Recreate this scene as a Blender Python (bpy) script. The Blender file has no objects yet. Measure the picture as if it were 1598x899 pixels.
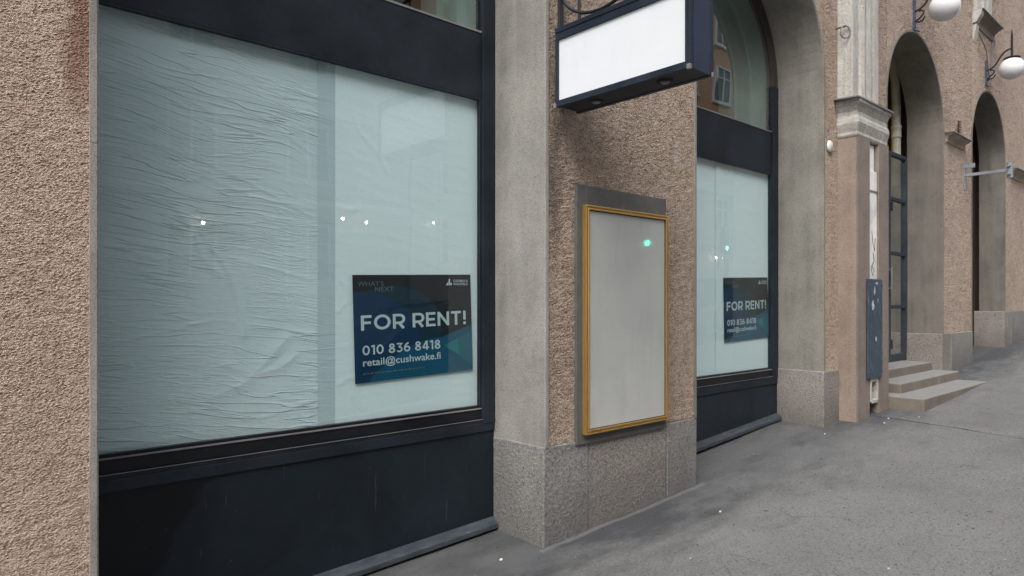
import bpy, bmesh, math, random
import numpy as np
from mathutils import Vector, Matrix, noise
R = math.radians; PI = math.pi
random.seed(7)
C = bpy.context.scene.collection
sc = bpy.context.scene

# ------------------------------------------------------------ camera, sky, sun
AZ = R(41.9); D = 2.85; H = 1.6
cam = bpy.data.objects.new('camera', bpy.data.cameras.new('camera'))
C.objects.link(cam); sc.camera = cam
cam.location = (0, 0, H); cam.rotation_euler = (R(90), 0, -AZ)
cam.data.sensor_width = 36; cam.data.lens = 1060/1598*36
cam.data.shift_y = 22.5/1598; cam.data.clip_start = .05; cam.data.clip_end = 2000

w = bpy.data.worlds.new('World'); sc.world = w; w.use_nodes = True
nt = w.node_tree; bg = nt.nodes['Background']
SUN_EL = 52; SUN_AZ = 240          # compass-like: direction the light comes FROM, measured from +y clockwise to +x
sky = nt.nodes.new('ShaderNodeTexSky'); sky.sky_type = 'NISHITA'; sky.sun_disc = False
sky.sun_elevation = R(SUN_EL); sky.sun_rotation = R(SUN_AZ); sky.dust_density = 3; sky.ozone_density = 1.5
hs_ = nt.nodes.new('ShaderNodeHueSaturation'); hs_.inputs['Saturation'].default_value = .38
nt.links.new(sky.outputs[0], hs_.inputs['Color']); nt.links.new(hs_.outputs[0], bg.inputs[0])
bg.inputs[1].default_value = .15
sun = bpy.data.objects.new('sun', bpy.data.lights.new('sun', 'SUN')); C.objects.link(sun)
sun.data.energy = 1.1; sun.data.angle = R(45); sun.data.color = (1, .96, .9)
sd = Vector((math.sin(R(SUN_AZ))*math.cos(R(SUN_EL)), math.cos(R(SUN_AZ))*math.cos(R(SUN_EL)), math.sin(R(SUN_EL))))
sun.rotation_euler = sd.to_track_quat('Z', 'Y').to_euler()
vs = sc.view_settings; vs.view_transform = 'Standard'; vs.look = 'None'; vs.gamma = 1; vs.use_curve_mapping = False
vs.exposure = 1.05
sc.render.engine = 'CYCLES'

# ------------------------------------------------------------ materials
class NT:
    def __init__(s, name):
        s.m = bpy.data.materials.new(name); s.m.use_nodes = True
        s.t = s.m.node_tree; s.n = s.t.nodes; s.l = s.t.links
        s.b = s.n['Principled BSDF']; s.o = s.n['Material Output']
        tc = s.n.new('ShaderNodeTexCoord'); s.co = tc.outputs['Object']
        gm = s.n.new('ShaderNodeNewGeometry'); s.pos = gm.outputs['Position']
    def set(s, i, v):
        if hasattr(v, 'links'): s.l.new(v, i)
        else:
            if isinstance(v, (tuple, list)) and len(v) == 3 and i.type == 'RGBA': v = (*v, 1)
            i.default_value = v
    def map(s, v, scale=(1, 1, 1), rot=(0, 0, 0), loc=(0, 0, 0)):
        m = s.n.new('ShaderNodeMapping'); s.l.new(v, m.inputs[0])
        m.inputs['Scale'].default_value = scale; m.inputs['Rotation'].default_value = rot; m.inputs['Location'].default_value = loc
        return m.outputs[0]
    def noise(s, v, scale, detail=3, rough=.55, dist=0, typ='FBM'):
        n = s.n.new('ShaderNodeTexNoise'); s.l.new(v, n.inputs['Vector'])
        n.noise_type = typ
        n.inputs['Scale'].default_value = scale; n.inputs['Detail'].default_value = detail
        n.inputs['Roughness'].default_value = rough; n.inputs['Distortion'].default_value = dist
        return n.outputs[0]
    def vor(s, v, scale, feature='F1', out='Distance'):
        n = s.n.new('ShaderNodeTexVoronoi'); s.l.new(v, n.inputs['Vector']); n.feature = feature
        n.inputs['Scale'].default_value = scale; return n.outputs[out]
    def ramp(s, v, stops, interp='LINEAR'):
        n = s.n.new('ShaderNodeValToRGB'); s.l.new(v, n.inputs[0]); n.color_ramp.interpolation = interp
        e = n.color_ramp.elements
        while len(e) < len(stops): e.new(.5)
        for k, (p, c) in enumerate(stops):
            e[k].position = p; e[k].color = (c, c, c, 1) if isinstance(c, (int, float)) else (*c, 1)
        return n.outputs[0]
    def math(s, op, a, b=0., c=None, clamp=False):
        n = s.n.new('ShaderNodeMath'); n.operation = op; n.use_clamp = clamp
        s.set(n.inputs[0], a); s.set(n.inputs[1], b)
        if c is not None: s.set(n.inputs[2], c)
        return n.outputs[0]
    def mix(s, f, a, b, blend='MIX'):
        n = s.n.new('ShaderNodeMix'); n.data_type = 'RGBA'; n.blend_type = blend
        s.set(n.inputs[0], f); s.set(n.inputs[6], a); s.set(n.inputs[7], b); return n.outputs[2]
    def sep(s, v):
        n = s.n.new('ShaderNodeSeparateXYZ'); s.l.new(v, n.inputs[0]); return n.outputs
    def bump(s, h, dist=.01, strength=1., nrm=None):
        n = s.n.new('ShaderNodeBump'); s.set(n.inputs['Height'], h)
        n.inputs['Distance'].default_value = dist; n.inputs['Strength'].default_value = strength
        if nrm is not None: s.l.new(nrm, n.inputs['Normal'])
        return n.outputs[0]
    def fin(s, col=None, rough=None, nrm=None, metal=None, spec=None):
        if col is not None: s.set(s.b.inputs['Base Color'], col)
        if rough is not None: s.set(s.b.inputs['Roughness'], rough)
        if nrm is not None: s.l.new(nrm, s.b.inputs['Normal'])
        if metal is not None: s.b.inputs['Metallic'].default_value = metal
        if spec is not None: s.b.inputs['Specular IOR Level'].default_value = spec
        return s.m

def m_roughcast(name, base, dark, scale=72, amp=.011, stain=.5, flat=1.9):
    t = NT(name); v = t.map(t.co, (1, 1, flat))
    a = t.noise(v, scale, 4, .68)
    b = t.vor(v, scale*.8, 'F1')
    h = t.math('ADD', t.math('MULTIPLY', a, 1.5), t.math('MULTIPLY', b, -.45))
    lo = t.noise(v, scale*.16, 3, .6)
    h = t.math('ADD', h, t.math('MULTIPLY', t.math('SUBTRACT', lo, .5), .55))
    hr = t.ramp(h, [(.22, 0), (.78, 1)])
    L = t.noise(t.co, 1.3, 4, .6); M = t.noise(t.map(t.co, (3.2, 3, .42)), 2.1, 5, .65, .6)
    c = t.mix(t.ramp(L, [(.35, 0), (.68, 1)]), base, tuple(x*.74 for x in base))
    c = t.mix(t.math('MULTIPLY', t.ramp(M, [(.5, 0), (.72, 1)]), stain), c, tuple(x*y for x, y in zip(base, (.62, .53, .48))))
    sp = t.noise(v, 105, 2, .6)
    c = t.mix(t.ramp(sp, [(.42, .0), (.62, .55)]), c, tuple(min(.75, x*1.6) for x in base))
    c = t.mix(t.ramp(h, [(.35, .8), (.48, 0)]), c, dark)  # crevice shade painted in: low spots of the height get the dark colour
    if name == 'roughcast':
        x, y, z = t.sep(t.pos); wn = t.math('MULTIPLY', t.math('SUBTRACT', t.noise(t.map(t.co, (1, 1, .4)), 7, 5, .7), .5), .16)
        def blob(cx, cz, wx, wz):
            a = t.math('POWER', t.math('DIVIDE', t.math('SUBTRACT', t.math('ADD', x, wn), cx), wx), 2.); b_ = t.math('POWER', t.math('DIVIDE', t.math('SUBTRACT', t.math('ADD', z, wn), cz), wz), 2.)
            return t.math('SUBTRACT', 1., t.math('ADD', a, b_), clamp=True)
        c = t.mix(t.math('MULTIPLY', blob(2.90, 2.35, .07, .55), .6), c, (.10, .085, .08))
        c = t.mix(t.math('MULTIPLY', blob(.47, 2.62, .06, .42), .7), c, (.20, .085, .055))
        c = t.mix(t.math('MULTIPLY', blob(3.35, 2.45, .45, .35), .12), c, (.22, .14, .11))
        c = t.mix(t.math('MULTIPLY', blob(4.15, 2.68, .08, .12), .6), c, (.52, .46, .42))
    dn = t.n.new('ShaderNodeDisplacement'); t.l.new(hr, dn.inputs['Height'])
    dn.inputs['Midlevel'].default_value = 0; dn.inputs['Scale'].default_value = amp
    t.l.new(dn.outputs[0], t.o.inputs['Displacement']); t.m.displacement_method = 'BOTH'
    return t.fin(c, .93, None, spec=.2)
M = {}
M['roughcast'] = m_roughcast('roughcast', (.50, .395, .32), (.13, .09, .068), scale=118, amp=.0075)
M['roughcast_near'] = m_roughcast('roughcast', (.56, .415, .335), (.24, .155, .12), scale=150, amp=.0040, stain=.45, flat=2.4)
M['roughcast_far'] = m_roughcast('roughcast_far', (.42, .335, .28), (.16, .12, .095), scale=58, amp=.008, stain=.35)
M['roughcast_side'] = m_roughcast('roughcast_side', (.37, .285, .235), (.15, .11, .09), scale=90, amp=.004, stain=.5)

def m_concrete(name, base, streak=.5, crack=True, bump=.0022):
    t = NT(name)
    L = t.noise(t.map(t.co, (5.5, 5.5, .35)), 1.5, 5, .6, .3); B = t.noise(t.co, 2.6, 5, .62, .4); F = t.noise(t.co, 150, 3, .7); P = t.noise(t.co, 28, 4, .6)
    c = t.mix(t.ramp(L, [(.32, 0), (.7, 1)]), base, tuple(x*(1-streak*.55) for x in base))
    c = t.mix(t.ramp(B, [(.38, 0), (.7, .7)]), c, tuple(x*y for x, y in zip(base, (1.3, 1.28, 1.25))))
    c = t.mix(t.ramp(P, [(.55, 0), (.75, .35)]), c, tuple(x*.5 for x in base))
    c = t.mix(t.ramp(F, [(.30, .8), (.5, 0)]), c, tuple(x*.4 for x in base))
    c = t.mix(t.ramp(F, [(.58, 0), (.8, .5)]), c, tuple(min(.8, x*1.5) for x in base))
    h = t.math('ADD', F, t.math('MULTIPLY', P, .8))
    if crack:
        wv = t.n.new('ShaderNodeVectorMath'); wv.operation = 'ADD'
        nn = t.n.new('ShaderNodeTexNoise'); nn.inputs['Scale'].default_value = 3.5; nn.inputs['Detail'].default_value = 5; t.l.new(t.co, nn.inputs['Vector'])
        sc_ = t.n.new('ShaderNodeVectorMath'); sc_.operation = 'SCALE'; sc_.inputs['Scale'].default_value = .35; t.l.new(nn.outputs['Color'], sc_.inputs[0])
        t.l.new(t.co, wv.inputs[0]); t.l.new(sc_.outputs[0], wv.inputs[1])
        e = t.vor(t.map(wv.outputs[0], (1, 1, .75)), 1.55, 'DISTANCE_TO_EDGE')
        k = t.ramp(e, [(0, 1), (.0035, 0)]); k = t.math('MULTIPLY', k, t.ramp(t.noise(t.co, 2.2, 2), [(.55, 0), (.66, .55)]))
        c = t.mix(k, c, tuple(x*.3 for x in base)); h = t.math('SUBTRACT', h, k)
    return t.fin(c, .92, t.bump(h, bump), spec=.2)
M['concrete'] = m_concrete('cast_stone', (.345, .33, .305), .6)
M['concrete_mid'] = m_concrete('cast_stone_mid', (.275, .262, .232), .7)  # middle tone of the cast stone, for the farther window's reveal
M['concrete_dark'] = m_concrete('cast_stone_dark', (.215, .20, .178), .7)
M['concrete_edge'] = m_concrete('stone_edge', (.40, .38, .36), crack=False)
M['plaster_brown'] = m_concrete('smooth_brown_render', (.27, .225, .20), .4, False, .0015)
M['pil_side'] = m_concrete('fine_brown_render', (.34, .27, .225), .45, False, .004)
M['ledge'] = m_concrete('ledge_render', (.42, .35, .30), .3, False)
M['stepstone'] = m_concrete('step_stone', (.30, .285, .265), .2, False, .003)

def m_granite(name, base, dirt=True):
    t = NT(name); F = t.noise(t.co, 95, 4, .8); G = t.noise(t.co, 40, 3, .6); B = t.noise(t.co, 3, 4, .6); V = t.vor(t.co, 140, 'F1', 'Color')
    c = t.mix(t.ramp(F, [(.36, 0), (.62, 1)]), tuple(x*.55 for x in base), tuple(min(.75, x*1.42) for x in base))
    c = t.mix(.14, c, V, 'OVERLAY'); c = t.mix(t.ramp(G, [(.58, 0), (.66, .5)]), c, (.06, .058, .06))
    c = t.mix(t.ramp(B, [(.42, 0), (.7, .45)]), c, tuple(x*.55 for x in base))
    if dirt:
        z = t.sep(t.pos)[2]
        z2 = t.math('SUBTRACT', z, t.math('MULTIPLY', t.sep(t.pos)[0], .066))
        d = t.math('ADD', z2, t.math('MULTIPLY', t.noise(t.map(t.co, (2, 2, 1)), 4, 4), .35))
        c = t.mix(t.ramp(d, [(.12, .6), (.55, 0)]), c, tuple(x*.4 for x in base))
    h = t.math('ADD', t.math('MULTIPLY', G, 1.3), F)
    return t.fin(c, .8, t.bump(h, .0075), spec=.3)
M['granite_grey'] = m_granite('granite_grey', (.285, .275, .26))
M['granite_red'] = m_granite('granite_reddish', (.31, .285, .26))
M['granite_tan'] = m_granite('granite_tan', (.29, .265, .235), False)
def m_mortar():
    t = NT('mortar'); return t.fin((.14, .13, .12), .95, t.bump(t.noise(t.co, 80), .003))
M['mortar'] = m_mortar()

def m_paint(name, col, rough=.42, wear=.35, scr=True):
    t = NT(name)
    B = t.noise(t.co, 2.2, 5, .65, .5); S = t.noise(t.map(t.co, (4, 4, 1.6)), 2.5, 5, .75, .8); F = t.noise(t.co, 60, 3, .6)
    c = t.mix(t.ramp(B, [(.35, 0), (.7, 1)]), col, tuple(x*1.7+.007 for x in col))
    c = t.mix(t.ramp(S, [(.56, 0), (.85, wear*.4)]), c, (.10, .11, .125))
    if scr:
        v = t.vor(t.map(t.co, (1, 1, 1)), 26, 'F1'); k = t.ramp(v, [(.035, 1), (.055, 0)]); k = t.math('MULTIPLY', k, t.ramp(t.noise(t.co, 4.5, 2), [(.58, 0), (.62, .7)]))
        c = t.mix(k, c, (.25, .25, .26))
    r = t.math('ADD', t.math('MULTIPLY', t.ramp(B, [(.3, 0), (.75, 1)]), .25), rough)
    return t.fin(c, r, t.bump(t.math('ADD', t.math('MULTIPLY', B, 6), F), .0008), spec=.28)
M['navy'] = m_paint('navy_painted_metal', (.0085, .0135, .020), .42)
M['navy_sign'] = m_paint('dark_sign_metal', (.012, .018, .030), .45, .4)
M['navy_light'] = m_paint('blue_painted_metal', (.024, .032, .062), .5, .5)
M['black'] = m_paint('black_metal', (.006, .007, .009), .3, .2, False)
M['iron'] = m_paint('wrought_iron', (.02, .02, .024), .5, .3, False)
M['doorframe'] = m_paint('door_frame_grey', (.028, .036, .046), .45, .4)
M['lead'] = m_paint('lead_flashing', (.16, .16, .16), .55, .4, False)
M['greymetal'] = m_paint('galvanised_grey', (.17, .19, .21), .4, .3, False)
M['greyblue'] = m_paint('grey_blue_metal', (.045, .06, .09), .45, .5)
M['rust_paint'] = m_paint('dark_brown_painted_metal', (.05, .038, .034), .5, .3, False)
M['silver'] = m_paint('worn_aluminium', (.16, .155, .16), .35, .3, False)

def m_cream():
    t = NT('peeling_cream_paint')
    B = t.noise(t.co, 6, 6, .7, .6); S = t.noise(t.map(t.co, (12, 12, 1)), 2, 5, .7); F = t.noise(t.co, 45, 4, .7)
    c = t.mix(t.ramp(B, [(.4, 0), (.7, 1)]), (.46, .44, .395), (.60, .59, .56))
    c = t.mix(t.ramp(S, [(.50, 0), (.68, .8)]), c, (.33, .30, .27)); c = t.mix(t.ramp(F, [(.60, 0), (.66, .75)]), c, (.19, .15, .125))
    return t.fin(c, .75, t.bump(t.math('ADD', B, F), .009))
M['cream'] = m_cream()
M['white_pipe'] = m_paint('white_painted_pipe', (.62, .62, .59), .5, 0, False)
M['pipe_beige'] = m_paint('beige_pipe', (.50, .48, .42), .55, 0, False)
def plain(name, col, rough=.6, metal=0, spec=.5, b=0, sc_=20, var=.12):
    t = NT(name); n = t.noise(t.co, sc_, 4, .6)
    c = t.mix(t.ramp(n, [(.3, 0), (.7, 1)]), tuple(x*(1-var) for x in col), tuple(min(.9, x*(1+var)) for x in col))
    return t.fin(c, rough, t.bump(n, b) if b else None, metal, spec)
M['rust'] = plain('rusty_steel', (.10, .045, .03), .85, b=.002, sc_=60, var=.4)
M['darkbrown'] = plain('dark_brown_wood', (.03, .017, .012), .5, var=.3)
M['ochre'] = plain('ochre_plaster', (.62, .44, .12), .9, b=.002, sc_=8)
M['lining'] = plain('grey_green_lining', (.52, .60, .56), .8, b=.001, sc_=4)
M['room'] = plain('dim_room_plaster', (.16, .12, .10), .9, sc_=3)
M['opal'] = plain('opal_glass', (.86, .86, .88), .15, sc_=3, var=.02)
M['gold'] = None
def m_gold():
    t = NT('anodised_gold'); n = t.noise(t.map(t.co, (40, 40, 1.5)), 3, 4, .6); b = t.noise(t.co, 5, 4, .6)
    c = t.mix(t.ramp(n, [(.3, 0), (.7, 1)]), (.56, .34, .10), (.70, .46, .17)); c = t.mix(t.ramp(b, [(.5, 0), (.8, .5)]), c, (.42, .20, .07))
    return t.fin(c, .38, None, .75)
M['gold'] = m_gold()
def m_acryl():
    t = NT('clouded_acrylic_sheet'); n = t.noise(t.co, 2.4, 5, .6, .5); s = t.noise(t.map(t.co, (9, 9, 1)), 1.5, 4, .6); F = t.noise(t.co, 60, 3, .7)
    c = t.mix(t.ramp(n, [(.35, 0), (.7, 1)]), (.46, .47, .455), (.52, .53, .505)); c = t.mix(t.ramp(s, [(.5, 0), (.8, .35)]), c, (.345, .37, .38))
    v = t.vor(t.co, 16); k = t.math('MULTIPLY', t.ramp(v, [(.03, 1), (.05, 0)]), t.ramp(t.noise(t.co, 5, 2), [(.6, 0), (.64, .5)]))
    c = t.mix(k, c, (.62, .62, .62))
    return t.fin(c, .04, None, 0, .55)
M['acryl'] = m_acryl()
def m_sign():
    t = NT('white_sign_face'); n = t.noise(t.map(t.co, (1, 1, 1)), 3, 4, .5)
    c = t.mix(t.ramp(n, [(.3, 0), (.7, 1)]), (.73, .76, .79), (.77, .795, .83)); c = t.mix(t.ramp(t.noise(t.map(t.co, (9, 9, 1.2)), 2, 5, .7), [(.52, 0), (.8, .12)]), c, (.55, .56, .56))
    m = t.fin(c, .32); t.set(t.b.inputs['Emission Color'], (.86, .93, 1)); t.b.inputs['Emission Strength'].default_value = .04  # faint glow added to the face to lift its brightness
    return m
M['signface'] = m_sign()
def m_plate():
    t = NT('grey_weathered_board'); n = t.noise(t.co, 7, 5, .65, .5); s = t.noise(t.map(t.co, (14, 14, 1)), 2, 5, .7)
    c = t.mix(t.ramp(n, [(.35, 0), (.7, 1)]), (.085, .088, .085), (.13, .13, .125)); c = t.mix(t.ramp(s, [(.56, 0), (.75, .6)]), c, (.2, .2, .19))
    return t.fin(c, .8, t.bump(n, .002))
M['plate'] = m_plate()

def m_glass(name, tint, k=1.7, ior=1.5):
    t = NT(name); t.n.remove(t.b)
    tr = t.n.new('ShaderNodeBsdfTransparent'); tr.inputs[0].default_value = (*tint, 1)
    gl = t.n.new('ShaderNodeBsdfGlossy'); gl.inputs['Roughness'].default_value = .004; gl.inputs['Color'].default_value = (.95, 1, 1, 1)
    ge = t.n.new('ShaderNodeNewGeometry'); dt = t.n.new('ShaderNodeVectorMath'); dt.operation = 'DOT_PRODUCT'
    t.l.new(ge.outputs['Normal'], dt.inputs[0]); t.l.new(ge.outputs['Incoming'], dt.inputs[1])
    F_ = t.math('ADD', t.math('MULTIPLY', t.math('POWER', t.math('SUBTRACT', 1., t.math('ABSOLUTE', dt.outputs['Value'])), 5.), .96), .04)
    bm = t.bump(t.noise(t.co, 1.7, 1), .0012); t.l.new(bm, gl.inputs['Normal'])
    mx = t.n.new('ShaderNodeMixShader'); t.l.new(t.math('MULTIPLY', F_, k, clamp=True), mx.inputs[0])
    t.l.new(tr.outputs[0], mx.inputs[1]); t.l.new(gl.outputs[0], mx.inputs[2]); t.l.new(mx.outputs[0], t.o.inputs[0]); return t.m
M['glass'] = m_glass('shop_window_glass', (.845, .95, .958), 1.6)
M['glass_hi'] = m_glass('upper_window_glass', (.74, .85, .83), 3.6)
M['glass_dark'] = m_glass('door_glass', (.62, .66, .60), 4)

def m_paper(name, c0, c1, crease, amp):
    t = NT(name)
    wn = t.noise(t.map(t.co, (1.0, 1, 1.0)), 1.1, 1, .4)
    # warp: height + noise so that creases run roughly level and meander
    x, y, z = t.sep(t.co)
    zz = t.math('ADD', t.math('ADD', z, t.math('MULTIPLY', x, .10)), t.math('MULTIPLY', wn, .30))
    cb = t.n.new('ShaderNodeCombineXYZ'); t.set(cb.inputs[0], t.math('MULTIPLY', x, .085)); t.set(cb.inputs[2], zz)
    def ridge(sc1, det, w_, gate):
        n = t.noise(cb.outputs[0], sc1, det, .5); a = t.math('ABSOLUTE', t.math('SUBTRACT', n, .5))
        r = t.ramp(a, [(0, 1), (w_, 0)], 'EASE'); return t.math('MULTIPLY', r, t.ramp(t.noise(t.co, gate, 3, .5), [(.36, 0), (.58, 1)]))
    r1 = ridge(19, 2, .028, 2.6); r2 = ridge(52, 3, .05, 3.4); r3 = t.noise(cb.outputs[0], 90, 3, .6)
    n2 = t.noise(t.co, 1.1, 3, .5); fib = t.noise(t.co, 180, 3, .7)
    h = t.math('ADD', t.math('ADD', t.math('MULTIPLY', r1, crease), t.math('MULTIPLY', r2, crease*.45)), t.math('MULTIPLY', r3, crease*.4))
    c = t.mix(t.ramp(n2, [(.35, 0), (.68, 1)]), c0, c1)
    c = t.mix(t.math('MULTIPLY', r1, crease*.25), c, tuple(v*.6 for v in c0))
    c = t.mix(t.ramp(fib, [(.35, .25), (.5, 0)]), c, tuple(v*.7 for v in c0))
    bl = t.noise(t.co, 9, 4, .6, .5)
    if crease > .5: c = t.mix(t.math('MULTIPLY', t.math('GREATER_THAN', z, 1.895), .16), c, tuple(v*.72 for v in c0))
    h = t.math('ADD', h, t.math('MULTIPLY', bl, .25))
    return t.fin(c, .8, t.bump(h, amp), spec=.25)
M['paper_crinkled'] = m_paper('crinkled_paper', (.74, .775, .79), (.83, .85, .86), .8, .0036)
M['paper_plain'] = m_paper('plain_paper', (.84, .86, .87), (.88, .895, .90), .04, .006)
M['paper_strip'] = m_paper('paper_strip', (.56, .605, .63), (.65, .69, .70), .12, .006)

def m_asphalt():
    t = NT('worn_asphalt')
    F = t.noise(t.co, 240, 3, .75); G = t.noise(t.co, 75, 3, .6); B = t.noise(t.co, 1.1, 6, .6, .4); S = t.noise(t.map(t.co, (.7, 1.6, 1)), 2.4, 9, .72, .25)
    c = t.mix(t.ramp(F, [(.3, 0), (.66, 1)]), (.105, .107, .106), (.29, .292, .285))
    c = t.mix(t.ramp(B, [(.35, 0), (.7, .8)]), c, (.155, .153, .152))
    A = t.noise(t.co, 62, 4, .75); c = t.mix(t.ramp(A, [(.36, .6), (.47, 0)]), c, (.075, .075, .077)); c = t.mix(t.ramp(A, [(.56, 0), (.70, .5)]), c, (.31, .31, .30))
    wn_ = t.n.new('ShaderNodeTexNoise'); wn_.inputs['Scale'].default_value = 2.6; wn_.inputs['Detail'].default_value = 6; t.l.new(t.co, wn_.inputs['Vector'])
    sc2 = t.n.new('ShaderNodeVectorMath'); sc2.operation = 'SCALE'; sc2.inputs['Scale'].default_value = .55; t.l.new(wn_.outputs['Color'], sc2.inputs[0]); ad2 = t.n.new('ShaderNodeVectorMath'); t.l.new(t.co, ad2.inputs[0]); t.l.new(sc2.outputs[0], ad2.inputs[1])
    ek = t.vor(ad2.outputs[0], .8, 'DISTANCE_TO_EDGE'); ck = t.math('MULTIPLY', t.ramp(ek, [(0, 1), (.0035, 0)]), t.ramp(t.noise(t.co, 1.4, 3), [(.50, 0), (.58, .7)])); c = t.mix(ck, c, (.05, .05, .052))
    v = t.vor(t.co, 52); k = t.math('MULTIPLY', t.ramp(v, [(.17, 1), (.26, 0)]), t.ramp(t.noise(t.co, 17, 3, .75), [(.50, 0), (.54, 1)]))
    c = t.mix(t.math('MULTIPLY', k, .8), c, (.035, .034, .036))
    v2 = t.vor(t.map(t.co, loc=(3, 5, 0)), 60); k2 = t.math('MULTIPLY', t.ramp(v2, [(.10, 1), (.15, 0)]), t.ramp(t.noise(t.map(t.co, loc=(9, 1, 2)), 17, 3, .7), [(.52, 0), (.56, .8)]))
    c = t.mix(k2, c, (.34, .33, .33))
    # soot and grime washed down along the foot of the wall (real staining of the asphalt)
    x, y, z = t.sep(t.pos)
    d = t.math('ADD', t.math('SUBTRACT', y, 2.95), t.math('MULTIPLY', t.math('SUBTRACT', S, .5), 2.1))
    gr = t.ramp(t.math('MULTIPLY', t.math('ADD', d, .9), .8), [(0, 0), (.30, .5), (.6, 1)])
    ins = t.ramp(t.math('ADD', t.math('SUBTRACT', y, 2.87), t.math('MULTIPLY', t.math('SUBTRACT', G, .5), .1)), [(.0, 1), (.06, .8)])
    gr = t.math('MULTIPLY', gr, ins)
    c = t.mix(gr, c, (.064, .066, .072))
    dx = t.math('ABSOLUTE', t.math('SUBTRACT', t.math('ADD', x, t.math('MULTIPLY', y, -.03)), t.math('ADD', 7.195, t.math('MULTIPLY', t.math('SUBTRACT', t.noise(t.co, 5, 3), .5), .03))))
    wd = t.math('ADD', .017, t.math('MULTIPLY', t.ramp(t.math('SUBTRACT', y, 2.0), [(.0, 0), (.7, 1)]), .022))
    ln = t.math('MULTIPLY', t.math('LESS_THAN', dx, wd), t.math('LESS_THAN', y, 2.66))
    c = t.mix(t.math('MULTIPLY', ln, .85), c, (.05, .05, .05))
    P1 = t.noise(t.map(t.co, (.45, .9, 1), (0, 0, .3)), 1.0, 7, .62); c = t.mix(t.ramp(P1, [(.52, 0), (.60, .30)]), c, (.235, .235, .23)); c = t.mix(t.ramp(P1, [(.36, .30), (.43, 0)]), c, (.10, .10, .102))
    gm = t.vor(t.map(t.co, loc=(2, 7, 0)), 3.2); c = t.mix(t.math('MULTIPLY', t.ramp(gm, [(.045, .75), (.065, 0)]), t.ramp(t.noise(t.co, 1.9, 2), [(.48, 0), (.52, 1)])), c, (.075, .075, .078))
    # pale cement fillet along the wall foot
    e = t.math('ABSOLUTE', t.math('SUBTRACT', t.math('ADD', y, t.math('MULTIPLY', t.math('SUBTRACT', t.noise(t.co, 7, 3), .5), .05)), 2.815))
    inx = t.math('MULTIPLY', t.math('GREATER_THAN', x, 2.75), t.math('LESS_THAN', x, 4.45))
    c = t.mix(t.math('MULTIPLY', t.ramp(e, [(.005, .6), (.03, 0)]), inx), c, (.21, .21, .21))
    h = t.math('ADD', t.math('MULTIPLY', G, 1.2), t.math('SUBTRACT', F, k))
    r = t.ramp(gr, [(0, .88), (1, .7)])
    return t.fin(c, r, t.bump(h, .0055), spec=.35)
M['asphalt'] = m_asphalt()
M['road'] = plain('road_asphalt', (.06, .06, .062), .85, b=.004, sc_=120, var=.3)
M['kerbstone'] = m_granite('kerb_granite', (.3, .29, .28), False)

# ------------------------------------------------------------ object helpers
def link(o, parent=None):
    C.objects.link(o)
    if parent:
        o.parent = parent; o.matrix_parent_inverse = Matrix.Identity(4)
        o.location = -Vector(world_loc(parent))
    return o
def world_loc(o):
    p = Vector(o.location)
    while o.parent: o = o.parent; p += o.location
    return p
def thing(name, label, cat, loc=(0, 0, 0), group=None):
    o = bpy.data.objects.new(name, None); C.objects.link(o); o.location = loc; o.empty_display_size = .1
    o['label'] = label; o['category'] = cat
    if group: o['group'] = group
    return o
def tag(o, label, cat, group=None):
    o['label'] = label; o['category'] = cat
    if group: o['group'] = group
    return o
def struct(o): o['kind'] = 'structure'; return o

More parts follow.
